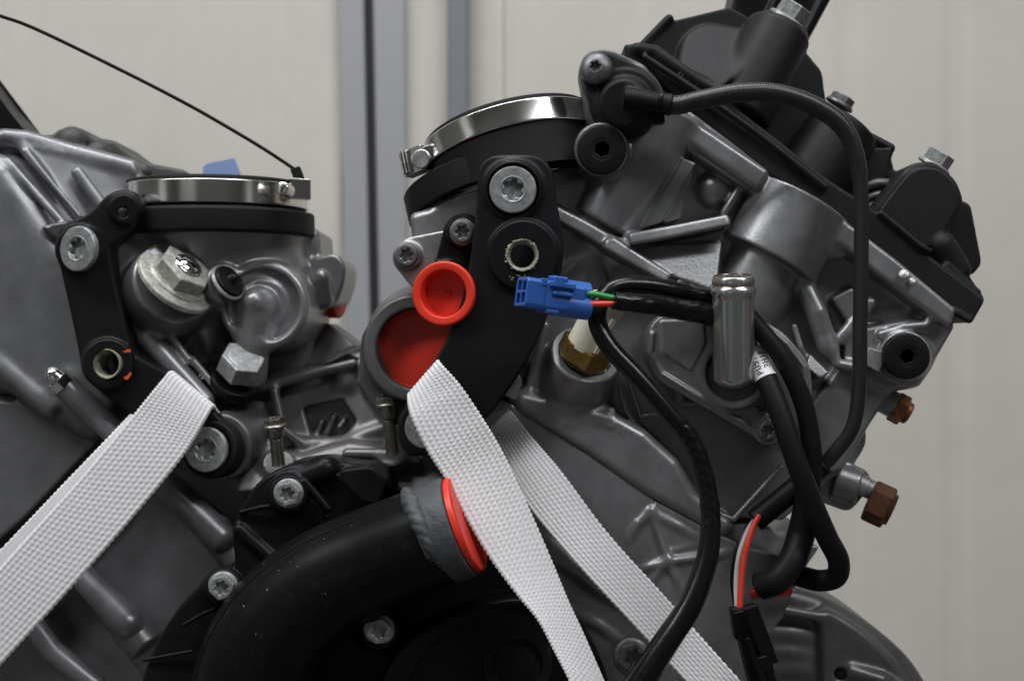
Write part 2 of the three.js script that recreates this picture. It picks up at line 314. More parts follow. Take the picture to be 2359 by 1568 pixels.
// bent round stock; r may be a number or t -> radius (by measure); flat < 1 squashes it along the view
function bent(pts, r, { n = 160, seg = 20, tension = .5, bump, capEnds = true, uvLen = 50 } = {}) {
  const c = new THREE.CatmullRomCurve3(pts.map(p => W(p)), false, 'centripetal'), len = c.getLength(), P = [], F = [];
  for (let i = 0; i <= n; i++) P.push(c.getPointAt(i / n));
  let nrm = new THREE.Vector3(0, 0, 1);
  const pos = [], uv = [], ind = [];
  for (let i = 0; i <= n; i++) {
    const t = c.getTangentAt(i / n); nrm = nrm.clone().addScaledVector(t, -nrm.dot(t)); if (nrm.lengthSq() < 1e-6) nrm.set(1, 0, 0); nrm.normalize();
    const b = new THREE.Vector3().crossVectors(t, nrm), rr = (typeof r === 'function' ? r(i / n) : r) * sc(P[i].z);
    for (let j = 0; j <= seg; j++) { const a = j / seg * Math.PI * 2, q = rr * (1 + (bump ? bump(i / n, a) : 0)); pos.push(P[i].x + (nrm.x * Math.cos(a) + b.x * Math.sin(a)) * q, P[i].y + (nrm.y * Math.cos(a) + b.y * Math.sin(a)) * q, P[i].z + (nrm.z * Math.cos(a) + b.z * Math.sin(a)) * q); uv.push(i / n * len / uvLen, j / seg * Math.PI * 2 * rr / uvLen); }
  }
  const S = seg + 1; for (let i = 0; i < n; i++) for (let j = 0; j < seg; j++) { const a = i * S + j; ind.push(a, a + 1, a + S, a + 1, a + S + 1, a + S); }
  if (capEnds) for (const e of [0, n]) { const k = pos.length / 3; pos.push(P[e].x, P[e].y, P[e].z); uv.push(0, 0); for (let j = 0; j < seg; j++) { const a = e * S + j; if (e) ind.push(k, a, a + 1); else ind.push(k, a + 1, a); } }
  const g = new THREE.BufferGeometry(); g.setAttribute('position', new THREE.Float32BufferAttribute(pos, 3)); g.setAttribute('uv', new THREE.Float32BufferAttribute(uv, 2)); g.setIndex(ind); g.computeVertexNormals();
  // close the seam of the normals
  const N = g.attributes.normal; for (let i = 0; i <= n; i++) { const a = i * S, b = a + seg, x = N.getX(a) + N.getX(b), y = N.getY(a) + N.getY(b), z = N.getZ(a) + N.getZ(b), l = Math.hypot(x, y, z) || 1; N.setXYZ(a, x / l, y / l, z / l); N.setXYZ(b, x / l, y / l, z / l); }
  return g;
}
// woven webbing between two edge lines [[x, y, z] ...]
function webbing(Lp, Rp, { pu = 2.4, pv = 2.2, h = .30, step = .34, thick = 1.3 } = {}) {
  const L = new THREE.CatmullRomCurve3(Lp.map(p => W(p)), false, 'centripetal'), R = new THREE.CatmullRomCurve3(Rp.map(p => W(p)), false, 'centripetal');
  const len = (L.getLength() + R.getLength()) / 2, wid = 27.5, nv = Math.round(len / step), nu = Math.round(wid / step), pos = [], ind = [], S = nu + 1;
  const grid = [];
  for (let i = 0; i <= nv; i++) { const a = L.getPoint(i / nv), b = R.getPoint(i / nv); for (let j = 0; j <= nu; j++) grid.push(a.clone().lerp(b, j / nu)); }
  const cols = Math.round(wid / pu), out = s => {
    const base = pos.length / 3;
    for (let i = 0; i <= nv; i++) for (let j = 0; j <= nu; j++) {
      const p = grid[i * S + j], i0 = Math.max(0, i - 1), i1 = Math.min(nv, i + 1), du = grid[i * S + nu].clone().sub(grid[i * S]), dv = grid[i1 * S + j].clone().sub(grid[i0 * S + j]), nn = du.cross(dv).normalize();
      const u = j / nu * cols, v = i / nv * len / pv, c = Math.min(cols - 1, Math.floor(u)), a = Math.pow(Math.sin(Math.PI * (u - c)), 2), b = Math.pow(Math.sin(Math.PI * (v + .5 * (c % 2))), 2), edge = Math.min(1, Math.min(j, nu - j) / 2.5);
      const q = s * (thick / 2 * Math.sqrt(edge) + h * a * (.25 + .75 * b) * (s > 0 ? 1 : 1) * edge);
      const e = (j === 0 || j === nu) ? (j === 0 ? -1 : 1) * .25 * Math.sin(Math.PI * 2 * v) : 0, d2 = grid[i * S + nu].clone().sub(grid[i * S]).normalize();
      pos.push(p.x - nn.x * q + d2.x * e, p.y - nn.y * q + d2.y * e, p.z - nn.z * q + d2.z * e);
    }
    for (let i = 0; i < nv; i++) for (let j = 0; j < nu; j++) { const a = base + i * S + j; if (s > 0) ind.push(a, a + S, a + 1, a + 1, a + S, a + S + 1); else ind.push(a, a + 1, a + S, a + 1, a + S + 1, a + S); }
  };
  out(1); out(-1);
  const g = new THREE.BufferGeometry(); g.setAttribute('position', new THREE.Float32BufferAttribute(pos, 3)); const uv = new Float32Array(pos.length / 3 * 2); for (let i = 0; i < pos.length / 3; i++) { uv[2 * i] = pos[3 * i] / 50; uv[2 * i + 1] = pos[3 * i + 1] / 50; } g.setAttribute('uv', new THREE.BufferAttribute(uv, 2)); g.setIndex(ind); g.computeVertexNormals(); return g;
}
const join = list => mergeGeometries(list.map(g => { const q = g.index ? g.toNonIndexed() : g; for (const k of Object.keys(q.attributes)) if (!['position', 'normal', 'uv'].includes(k)) q.deleteAttribute(k); return q; }));
// ------------------------------------------------------------------ the room: the wall that shows, and the rest of it that lights and mirrors
const wallTex = dataTex(512, i => { const v = .93 + .05 * (coarseN[i] - .5) + .03 * (midN[i] - .5); return [v, v, v]; }, true);
M.wall = std({ color: rgb(.70, .66, .592), roughness: .7, map: wallTex });
M.lightWall = std({ color: rgb(.72, .74, .70), roughness: .8 });
M.darkWall = std({ color: rgb(.17, .17, .17), roughness: .8 });
M.strip = std({ color: rgb(.35, .35, .365), metalness: .15, roughness: .55 });
M.column = std({ color: rgb(.19, .205, .225), roughness: .6 });
M.seal = std({ color: rgb(.018, .019, .021), roughness: .7 });
M.floor = std({ color: rgb(.12, .118, .115), roughness: .5, map: texMottle });
M.ceiling = std({ color: rgb(.55, .55, .54), roughness: .85 });
M.redPaint = std({ color: rgb(.24, .02, .018), roughness: .5 });
const ZW = -0.66, RX = 3.2, RZ = 3.6, T = .1;
{
  box('floor', [2 * RX, T, RZ - ZW + .3], [0, -T / 2, (RZ + ZW - .1) / 2], M.floor, null, 'structure');
  box('ceiling', [2 * RX, T, RZ - ZW + .3], [0, CEIL + T / 2, (RZ + ZW - .1) / 2], M.ceiling, null, 'structure');
  box('side_wall', [T, CEIL, RZ - ZW - .02], [-RX + T / 2, CEIL / 2, (RZ + ZW) / 2], M.darkWall, null, 'structure');
  box('side_wall_001', [T, CEIL, RZ - ZW - .02], [RX - T / 2, CEIL / 2, (RZ + ZW) / 2], M.darkWall, null, 'structure');
  box('front_wall', [2 * RX, CEIL, T], [0, CEIL / 2, RZ + T / 2 + .005], M.darkWall, null, 'structure');
  // what the bright pipe mirrors: pale posts and a door leaf across the room, a red cabinet to the right
  const item = (name, label, category, s, p, mat) => { const m = new THREE.Mesh(new RoundedBoxGeometry(...s, 2, .01), mat); m.name = numbered(name); m.position.set(...p); m.castShadow = m.receiveShadow = true; scene.add(m); m.userData = { label, category }; return m; };
  item('pale_panel', 'pale standing panel across the room, left of the camera', 'panel', [.75, 2.3, .05], [-1.75, 1.151, 1.05], M.lightWall).rotation.y = 1.0;
  item('white_door', 'wide white door leaf in the wall behind the camera', 'door', [1.45, 2.3, .05], [-1.7, 1.151, RZ - .03], M.lightWall);
  item('pale_panel', 'broad pale standing panel across the room, right of the camera', 'panel', [1.6, 2.3, .05], [1.95, 1.151, 1.6], M.lightWall).rotation.y = -.85;
  item('tool_cabinet', 'red tool cabinet standing to the right of the engine', 'cabinet', [.3, 1.35, .4], [1.5, .676, -.3], M.redPaint);
  // the ribbed sheet wall behind the engine: panels side by side, each a folded sheet
  const wall = new THREE.Group(); wall.name = 'back_wall'; scene.add(wall); wall.position.set(0, 0, ZW);
  wall.userData = { kind: 'structure', label: 'cream ribbed sheet metal wall behind the engine' };
  const sheet = (x0, x1, ribs) => {
    const s = new THREE.Shape(); s.moveTo(x0, T); s.lineTo(x1, T); s.lineTo(x1, 0);
    [...ribs].sort((a, b) => b - a).forEach(r => { s.lineTo(r + .016, 0); s.lineTo(r + .006, .0012); s.lineTo(r - .006, .0012); s.lineTo(r - .016, 0); });
    s.lineTo(x0, 0); s.closePath();
    const g = new THREE.ExtrudeGeometry(s, { depth: CEIL, bevelEnabled: false }); g.rotateX(-Math.PI / 2);
    const p = g.attributes.position, u = g.attributes.uv; for (let i = 0; i < p.count; i++) u.setXY(i, p.getX(i), p.getY(i));
    const m = new THREE.Mesh(g, M.wall); m.name = 'wall_panel'; m.castShadow = m.receiveShadow = true; wall.add(m);
  };
  const wx = px => (px - CX) * sc(ZW * 1000) / 1000;
  const each = (a, b, d) => { const l = []; for (let x = a; x < b; x += d) l.push(x); return l; };
  sheet(-RX, wx(786), [...each(-2.95, wx(-150), .125), wx(70), wx(365), wx(640)]);
  sheet(wx(788), wx(1160), [wx(985)]);
  sheet(wx(1162), RX, [wx(1205), wx(1455), wx(1955), wx(2205), ...each(wx(2600), 3.1, .12)]);
  // door frame: two grey strips with a black seal between, and the grey column beside it
  const df = new THREE.Group(); df.name = 'door_frame'; scene.add(df); df.position.set(wx(860), 0, ZW);
  df.userData = { label: 'pale grey door frame strip with a black rubber seal on the cream wall', category: 'door frame' };
  const strip = (name, xt0, xt1, xb0, xb1, z, th, mat) => {       // x at the top and at the level of the bottom of the view
    const f = (x0, x1, y0, y1, y) => x0 + (x1 - x0) * (y - y0) / (y1 - y0), y0 = 0, y1 = 1568, top = -4200, bot = 5600;
    const P = [[f(xt0, xb0, y0, y1, top), top], [f(xt1, xb1, y0, y1, top), top], [f(xt1, xb1, y0, y1, bot), bot], [f(xt0, xb0, y0, y1, bot), bot]].map(([x, y]) => new THREE.Vector2(wx(x) - wx(860), EYE + (CY - y) * sc(ZW * 1000) / 1000));
    const g = new THREE.ExtrudeGeometry(new THREE.Shape(P), { depth: th - .004, bevelEnabled: true, bevelSize: .002, bevelThickness: .002, bevelOffset: -.002, bevelSegments: 2 }); g.translate(0, 0, z + .002);
    const m = new THREE.Mesh(g, mat); m.name = name; m.castShadow = m.receiveShadow = true; df.add(m);
  };
  strip('frame_strip', 781, 841, 822, 872, .001, .014, M.strip);
  strip('rubber_seal', 842, 860, 873, 891, .001, .008, M.seal);
  strip('frame_strip', 861, 927, 892, 936, .001, .012, M.strip);
  const col = new THREE.Mesh(new RoundedBoxGeometry(wx(1081) - wx(1033), CEIL - .01, .024, 3, .004), M.column); col.name = 'steel_column'; col.position.set((wx(1081) + wx(1033)) / 2, CEIL / 2, ZW + .0135); col.castShadow = col.receiveShadow = true; scene.add(col);
  col.userData = { label: 'narrow blue-grey steel post on the cream wall beside the door frame', category: 'post' };
  // ceiling fittings: a housing, a glowing diffuser and the light of that diffuser
  LAMPS.forEach(([x, z, lx, lz, I], i) => {
    const g = new THREE.Group(); g.name = numbered('ceiling_light'); scene.add(g); g.position.set(x, CEIL, z);
    g.userData = { label: 'long ceiling light fitting above ' + ['the engine', 'and to the left of the engine', 'and to the right of the engine'][i], category: 'ceiling light' };
    const h = new THREE.Mesh(new RoundedBoxGeometry(lx + .06, .06, lz + .06, 2, .008), M.lightWall); h.name = 'housing'; h.position.y = -.031; g.add(h);
    const d = new THREE.Mesh(new THREE.BoxGeometry(lx, .004, lz), std({ color: 0x111111, emissive: lampColor.clone(), emissiveIntensity: I * .35, roughness: 1 })); d.name = 'diffuser'; d.position.y = -.0645; g.add(d);
    const l = new THREE.RectAreaLight(lampColor, I, lx, lz); l.position.set(x, CEIL - .069, z); l.lookAt(x, 0, z); scene.add(l);
  });
}
// ------------------------------------------------------------------ the engine
const engine = thing('motorcycle_engine', 'dark grey V-twin motorcycle engine with red capped ports, held by white straps', 'engine', [1179, 1500, -60]);
const part = (name, geo, mat, label, parent = engine) => mesh(name, geo, mat, parent, label);

// --- right-hand cylinder head
part('cylinder_head', casting(1.05, [
  [poly([[1110, 640], [1330, 420], [1480, 270], [1570, 240], [1640, 300], [2185, 722], [2190, 752], [2115, 880], [2050, 893], [2000, 960], [1930, 1080], [1800, 1190], [1640, 1180], [1500, 1100], [1170, 905], [1100, 800]], -36, -95, 2)],
  // intake tract below the rubber boot
  [poly([[962, 505], [1340, 420], [1345, 560], [1230, 640], [1090, 650], [985, 585], [968, 560]], -30, -95, 4), 3],
  [cyl([1175, 455, -72], [1200, 640, -76], 214, 190, 3), 4],
  [cap([1075, 520, -36], [1180, 640, -40], 34, 50), 8],
  [cyl([1160, 440, -62], [1215, 640, -62], 205, 150, 2), 6],
  // column under the position sensor and its foot
  [cyl([1540, 255, -33], [1392, 520, -37], 92, 82, 2), 3],
  [cap([1420, 470, -40], [1330, 640, -46], 70, 60), 6],
  [cyl([1385, 345, -45], [1385, 345, -8.5], 66, 62, .8), 3],
  [cyl([1386, 345, -22], [1386, 345, 0], 24, 24, .2), .5, 's'],
  // stepped column on the right
  [cyl([1846, 462, -36], [1768, 600, -36], 118, 118, 1.2), 2],
  [cyl([1775, 590, -36], [1665, 800, -38], 88, 84, 1.5), 2.5],
  [cap([1880, 540, -33], [1925, 562, -30], 60, 40), 4],
  // rail under the cover joint
  [poly([[1526, 244], [1640, 318], [1758, 398], [1745, 424], [1640, 352], [1534, 272]], -20, -60, 2.6), 2.5],
  [poly([[1946, 520], [2060, 606], [2192, 716], [2184, 740], [2060, 646], [1938, 552]], -20, -60, 2.4), 2.5],
  [poly([[1560, 240], [1700, 345], [1760, 400], [1740, 440], [1600, 350]], -24, -60, 1.5), 3],
  // ribs
  [poly([[1456, 543], [1560, 524], [1674, 501], [1676, 513], [1560, 537], [1458, 556]], -15, -60, 1.6, 0, -.2), 2.2],
  [poly([[1402, 557], [1413, 552], [1538, 633], [1531, 643], [1400, 568]], -16, -60, 1.5, -.08, -.18), 2.2],
  [poly([[1272, 476], [1345, 513], [1410, 551], [1402, 567], [1340, 530], [1270, 492]], -19, -60, 1.8, -.05, -.12), 3],
  [bar([[1408, 566, -22], [1462, 548, -24]], 10), 3],
  [poly([[1372, 640], [1380, 612], [1392, 640], [1420, 700], [1360, 700]], -33, -60, 1), 2.5],
  [poly([[1484, 520], [1575, 370], [1596, 380], [1520, 508]], -24, -60, 1, .25, 0), 2],
  [poly([[1534, 508], [1566, 420], [1590, 400], [1562, 500]], -26, -60, 1, .2, 0), 2],
  [sph([1645, 440, -38], 46), 2],
  [bar([[1700, 440, -30], [1668, 490, -28]], 10), 2.5],
  [poly([[1602, 322], [1652, 352], [1634, 372], [1588, 342]], -30, -50, 1), 1.5],
  // lit pocket between the ribs
  [poly([[1452, 572], [1662, 560], [1648, 640], [1632, 662], [1550, 632]], -24, -60, 1.2, -.06, -.32), 1.5],
  [cyl([1576, 668, -50], [1576, 668, -26], 52, 48, .8), 2],
  // cup round the temperature sender
  [cyl([1292, 945, -52], [1350, 815, -16], 98, 84, 1.5), 4],
  [cyl([1340, 838, -24], [1362, 788, -8], 60, 62, .5), .8, 's'],
  [cap([1200, 700, -44], [1175, 900, -44], 48), 5],
  [bar([[1255, 750, -26], [1220, 900, -26]], 12), 4],
  // gasket foot with its ledges
  [poly([[1206, 925], [1403, 972], [1475, 1012], [1545, 1076], [1588, 1150], [1650, 1202], [1666, 1212], [1500, 1122], [1362, 1026], [1215, 938]], -19, -60, 5), 3],
  [poly([[1172, 905], [1240, 935], [1240, 950], [1178, 922]], -22, -60, 1.5), 3],
  [poly([[1346, 930], [1414, 944], [1408, 978], [1340, 960]], -22, -50, 1, 0, -.5), 2.5],
  [poly([[1202, 905], [1222, 902], [1240, 940], [1205, 925]], -22, -50, 1, 0, -.4), 2.5],
  [poly([[1258, 940], [1290, 930], [1298, 972], [1256, 948]], -22, -50, 1, 0, -.4), 2.5],
  [bar([[1418, 860, -30], [1442, 945, -28], [1470, 985, -27]], 6), 2],
  [bar([[1450, 880, -31], [1476, 960, -29], [1530, 952, -30]], 6), 2],
  [bar([[1240, 890, -28], [1290, 930, -26], [1330, 925, -28]], 10), 3],
  [bar([[1345, 925, -28], [1395, 880, -32], [1415, 840, -33]], 8), 4],
  // right side: ribs, the round chain case and the plug eye
  [bar([[1842, 640, -32], [1882, 720, -27], [1908, 800, -28]], 24), 3],
  [bar([[1935, 778, -30], [2005, 698, -30]], 14), 3],
  [poly([[1926, 690], [1962, 670], [1988, 700], [1950, 726]], -29, -60, 1.5), 3],
  [bar([[1996, 720, -37], [2040, 726, -37], [2090, 714, -37], [2135, 684, -37]], 9), 3],
  [poly([[1960, 770], [2100, 742], [2188, 752], [2112, 882], [2045, 890], [1950, 850]], -28, -70, 1.5), 4],
  [cyl([2085, 820, -50], [2085, 820, -19], 62, 57, .8), 3],
  [cyl([2085, 820, -34], [2085, 820, -10], 22, 22, .2), .5, 's'],
  [bar([[2030, 770, -26], [2085, 752, -22], [2130, 748, -24], [2192, 690, -28]], 9), 3],
  [poly([[1935, 860], [2010, 850], [2050, 893], [2000, 968], [1935, 1075], [1870, 1090], [1860, 960]], -31, -80, 2), 4],
  [bar([[1880, 870, -28], [1845, 800, -27], [1830, 752, -29]], 7), 3],
  [cap([1800, 690, -42], [1765, 760, -46], 40, 50), 5],
  [bar([[1905, 792, -26], [1930, 838, -25], [1990, 850, -26]], 12), 4],
  [poly([[1870, 820], [1905, 858], [1888, 868], [1862, 846]], -21, -45, .8, 0, -.4), 1.5],
]), M.cast);
part('joint_tab', plate([[1150, 905, 4], [1175, 850, 6], [1200, 868, 8], [1202, 885, 6], [1186, 922, 4]], -16, -30, .6), M.rawAlu, 'bare aluminium tab at the foot of the head');
part('joint_tab', plate([[2002, 800, 3], [2045, 812, 3], [2026, 858, 3], [1990, 838, 3]], -20, -34, .5), M.rawAlu);
part('paint_chip', join([place(turned([[13 * sc(-22), 0], [11 * sc(-22), .9], [0, 1.1]], 9), [2083, 632, -17.5], [-.3, .5, 1]), place(turned([[10 * sc(-22), 0], [8 * sc(-22), .8], [0, .9]], 7), [2101, 648, -18], [-.2, .5, 1])]), M.rawAlu, 'bare metal patch on the rail of the head');

// --- cylinder below the joint
part('cylinder', casting(1.15, [
  [poly([[1120, 905], [1176, 934], [1368, 1060], [1508, 1157], [1712, 1263], [1800, 1285], [1872, 1235], [1866, 1260], [1832, 1335], [1800, 1420], [1720, 1520], [1680, 1760], [1330, 1760], [1290, 1480], [1190, 1290], [1115, 1050]], -21.5, -95, 1)],
  [bar([[1448, 1242, -23.5], [1470, 1205, -21.5], [1499, 1176, -22]], 8), 2.5],
  [bar([[1499, 1176, -22], [1518, 1230, -21], [1538, 1287, -20.5], [1556, 1330, -21], [1574, 1378, -23.5]], 8), 2.5],
  [bar([[1505, 1182, -22.5], [1560, 1212, -22], [1606, 1238, -23.5]], 7), 2.5],
  [bar([[1462, 1316, -23.5], [1500, 1304, -21.5], [1538, 1292, -20.5], [1640, 1280, -21.5], [1680, 1270, -23.5]], 8), 2.5],
  [bar([[1548, 1268, -22.5], [1604, 1252, -23.5]], 6), 2],
  [bar([[1538, 1287, -20.5], [1500, 1340, -22], [1470, 1400, -24]], 7), 2.5],
  [bar([[1640, 1178, -24], [1690, 1196, -22], [1800, 1075, -25]], 7), 3],
  [cap([1700, 1290, -52], [1640, 1560, -52], 110), 6],
  [bar([[1215, 1225, -25], [1330, 1310, -20], [1470, 1410, -24]], 20), 5],
  [bar([[1290, 1395, -24], [1380, 1440, -22], [1460, 1500, -24]], 9), 3],
  [poly([[1840, 1255], [1882, 1262], [1832, 1335], [1790, 1330]], -45, -80, 1), 2],
]), M.cast);

// --- cast flange that carries the coolant pipe
{
  const P = [[1490, 805, 40], [1502, 745, 40], [1560, 712, 30], [1700, 716, 30], [1800, 765, 30], [1862, 838, 30], [1868, 900, 20], [1850, 985, 30], [1795, 1022, 34], [1745, 1004, 14], [1512, 868, 50]];
  part('coolant_flange', casting(.95, [
    [poly(rounded(P, -6).map(v => [v.x / sc(-6) + CX, CY - v.y / sc(-6)]), -8, -30, 1)],
    [bar([[1503, 770, -8], [1498, 812, -8], [1522, 860, -8], [1600, 908, -8], [1742, 992, -8]], 6), 1.2],
    [bar([[1762, 752, -8], [1812, 792, -8], [1852, 845, -7.5], [1857, 890, -8], [1848, 940, -8]], 6), 1.2],
    [cyl([1692, 866, -20], [1690, 862, -4.5], 90, 80, 1.2), 3],
    [cyl([1690, 866, -14], [1690, 850, 6], 62, 64, .5), 1.2, 's'],
    [poly([[1525, 742], [1618, 738], [1622, 790], [1590, 850], [1530, 812]], -7, -20, .6), 1],
    [cyl([1770, 991, -20], [1770, 991, -6], 36, 34, .8), 2],
    [cyl([1584, 912, -30], [1584, 912, -18], 30, 26, .8), 2],
  ]), M.flange);
  part('bolt', place(bolt('pan', 27 * sc(-6)), [1768, 991, -6], [0, 0, 1], .2), M.zincDark);
  part('bolt', place(bolt('pan', 30 * sc(-26)), [1577, 664, -26], [0, .1, 1]), M.zinc);
  part('bolt', place(bolt('pan', 24 * sc(-18)), [1584, 912, -18.5]), M.zincDark);
}
// --- the coolant pipe, standing in its flange
{
  const a = W([1690, 886, -3]), b = W([1689, 634, 5]), L = a.distanceTo(b), r = 9.6, prof = [[0, -1.6], [r * .5, -1.2], [r * .85, .6], [r * .98, 2.6], [r, 4], [r, L - 10.5], [r + .1, L - 9.6], [r + .75, L - 8.4], [r + .95, L - 7], [r + .75, L - 5.6], [r - .2, L - 4.6], [r - .45, L - 3.9], [r + .1, L - 3.2], [r + .2, L - 2.4], [r - .1, L - 1.4], [r - .5, L - .35], [r - 1, L], [r - 1.5, L - .4], [r - 1.7, L - 3], [r - 1.7, 6]];
  const pipe = part('coolant_pipe', place((() => { const g = turned(prof, 72), p = g.attributes.position, u = g.attributes.uv; for (let i = 0; i < p.count; i++) u.setXY(i, Math.atan2(p.getY(i), p.getX(i)) / Math.PI * 2, p.getZ(i) / 120); return g; })(), [1690, 886, -3], b.clone().sub(a).toArray()), M.plated, 'shiny zinc plated pipe stub with a beaded end');
  const rim = []; for (const [rr, h, w] of [[r - .15, L - 3.8, .28], [r - 1.25, L - .02, .22]]) { const t = new THREE.TorusGeometry(rr, w, 8, 60); t.translate(0, 0, h); rim.push(t); }
  M.rust = std({ color: rgb(.30, .12, .03), metalness: .3, roughness: .55, map: texZinc });
  part('rust_ring', place(join(rim), [1690, 886, -3], b.clone().sub(a).toArray()), M.rust, 'rusty ring round the lip of the pipe', pipe);
}
// --- temperature sender
{
  const d = [.42, .82, .36];
  const n = part('brass_nut', place(join([extr(hexPath(62 * sc(-12)), [], 0, 9, .8, 2), turned([[51 * sc(-12), 8.9], [51 * sc(-12), 12], [47 * sc(-12), 13.2], [0, 13.2]], 40)]), [1336, 828, -13.5], d, .35), M.brass);
  const len = 26, r = 43 * sc(-6);
  part('sender_socket', place(join([turned([[r, 0], [r, len * .55], [r, len], [r - .4, len + .3], [r - 1.3, len], [r - 1.5, 8], [0, 8]], 44), extr([[-1.2, -r * 1.12], [1.2, -r * 1.12], [1.2, -r * .9], [-1.2, -r * .9]].map(p => new THREE.Vector2(...p)), [], 2, len * .8, .3)]), [1345, 798, -8.5], d, .2), M.cream, 'cream plastic socket of the sender', n);
  part('machined_seat', place(turned([[60 * sc(-16), 0], [0, 0.1]], 44), [1341, 836, -20.2], [.42, .82, .36]), M.machined);
}
// --- plugs
part('socket_plug', place(join([turned([[56 * sc(-8), -2], [56 * sc(-8), 1.2], [53 * sc(-8), 2], [27 * sc(-8), 2.6], [25 * sc(-8), 2.2]], 48), extr(circPath(27 * sc(-8)), [hexPath(18.5 * sc(-8))], -1, 2.3, .25), turned([[24 * sc(-8), -11], [24 * sc(-8), -1]], 24), turned([[24 * sc(-8), -10.5], [0, -10.6]], 24)]), [1386, 345, -8], [0, 0, 1], .3), M.blackPaint);
part('plug_ring', place(turned([[62 * sc(-8), -1], [62 * sc(-8), .4], [57 * sc(-8), .7], [55 * sc(-8), .2]], 48), [1386, 345, -8.4]), M.castDark);
part('socket_plug', place(join([turned([[53 * sc(-19), -2], [53 * sc(-19), 3], [50 * sc(-19), 4], [24 * sc(-19), 4.4], [22 * sc(-19), 3.6]], 48), extr(circPath(25 * sc(-19)), [hexPath(17 * sc(-19))], -1, 4, .25), turned([[22 * sc(-19), -11], [22 * sc(-19), -1]], 24), turned([[22 * sc(-19), -10.5], [0, -10.6]], 24)]), [2085, 820, -19], [0, 0, 1], .3), M.blackPaint);

// --- mounting arm, bolted on, with the strap round its foot
{
  const arm = part('mounting_arm', casting(.9, [
    [poly(rounded([[1108, 450, 10], [1110, 365, 85], [1262, 362, 90], [1276, 470, 30], [1294, 570, 60], [1280, 650, 40], [1240, 765, 60], [1195, 850, 40], [1130, 945, 40], [1050, 1020, 50], [940, 1050, 50], [915, 985, 40], [960, 900, 40], [1030, 800, 80], [1068, 705, 80], [1088, 620, 40]], -3).map(v => [v.x / sc(-3) + CX, CY - v.y / sc(-3)]), -3, -20, 1.6)],
    [cyl([1205, 588, -12], [1205, 588, 1], 86, 81, 1), 1.6],
    [cyl([1182, 437, -10], [1182, 437, -.8], 78, 66, .8), 3],
    [cyl([1182, 437, -3.4], [1182, 437, 12], 59, 61, .2), .6, 's'],
    [cyl([1203, 588, -40], [1203, 588, 12], 33, 34, .2), .7, 's'],
  ]), M.blackPaint);
  part('bolt', place(bolt('disc', 54.5 * sc(-2)), [1181, 438, -3.2], [0, 0, 1], .35), M.zinc, null, arm);
  const s = 1 * sc(0);
  part('threaded_bush', place(join([turned([[33.5 * s, -14], [33.8 * s, 0], [38 * s, 1.25], [35 * s, 1.7], [31.5 * s, .9], [29 * s, -1], [29.5 * s, -2], [27.5 * s, -3], [29 * s, -4], [27.5 * s, -5], [29 * s, -6], [27.5 * s, -7], [29 * s, -8], [28 * s, -13]], 60)].map(g => { seed = 17; const p = g.attributes.position, k = new Map(); for (let i = 0; i < p.count; i++) { const x = p.getX(i), y = p.getY(i), z = p.getZ(i), key = [x, y, z].map(v => v.toFixed(3)).join(); if (!k.has(key)) k.set(key, [1 + .07 * (rnd() - .5), .5 * (rnd() - .5)]); const [q, dz] = k.get(key); if (z > -3) p.setXYZ(i, x * q, y * q, z + dz); } g.computeVertexNormals(); return g; })), [1203, 588, 0]), M.oxide, 'pale corroded bush in the hole of the arm', arm);
  part('rubber_washer', place(turned([[62 * sc(-4), -6], [62 * sc(-4), 1], [57 * sc(-4), 2.4], [48 * sc(-4), 1.6]], 48), [980, 984, -4], [-.12, 0, 1]), M.rubber, null, arm);
  part('bolt', place(bolt('disc', 49 * sc(-3)), [982, 984, -3.6], [-.12, 0, 1]), M.zinc, null, arm);
}

{ // crumbs of corrosion round the bush
  seed = 91; const L = []; for (let i = 0; i < 46; i++) { const low = i > 33, a = low ? -2.1 + rnd() * .8 : rnd() * 6.283, q = (low ? 46 : 33) + rnd() * (low ? 16 : 8), g = new THREE.IcosahedronGeometry((.18 + .42 * rnd()) * (low ? .55 : 1), 0); g.scale(1, .6 + rnd() * .6, .5); g.rotateZ(rnd() * 6); const p = W([1203 + Math.cos(a) * q, 588 - Math.sin(a) * q, 0]); g.translate(p.x, p.y, 1.05 + .35 * rnd()); L.push(g); }
  part('corrosion_crumbs', join(L), std({ color: rgb(.55, .52, .30), roughness: .9 })).userData.kind = 'stuff';
}
// --- the cast numeral on the flange
const font = await new FontLoader().loadAsync('fonts/droid/droid_sans_bold.typeface.json');
{
  const g = new TextGeometry('3', { font, size: 5.4, depth: 1.1, curveSegments: 6, bevelEnabled: true, bevelThickness: .12, bevelSize: .1, bevelSegments: 1 }); g.center(); g.rotateZ(-2.35);
  part('cast_numeral', place(g, [1750, 936, -7.7]), M.castOld, 'cast figure 3 on the flange');
}

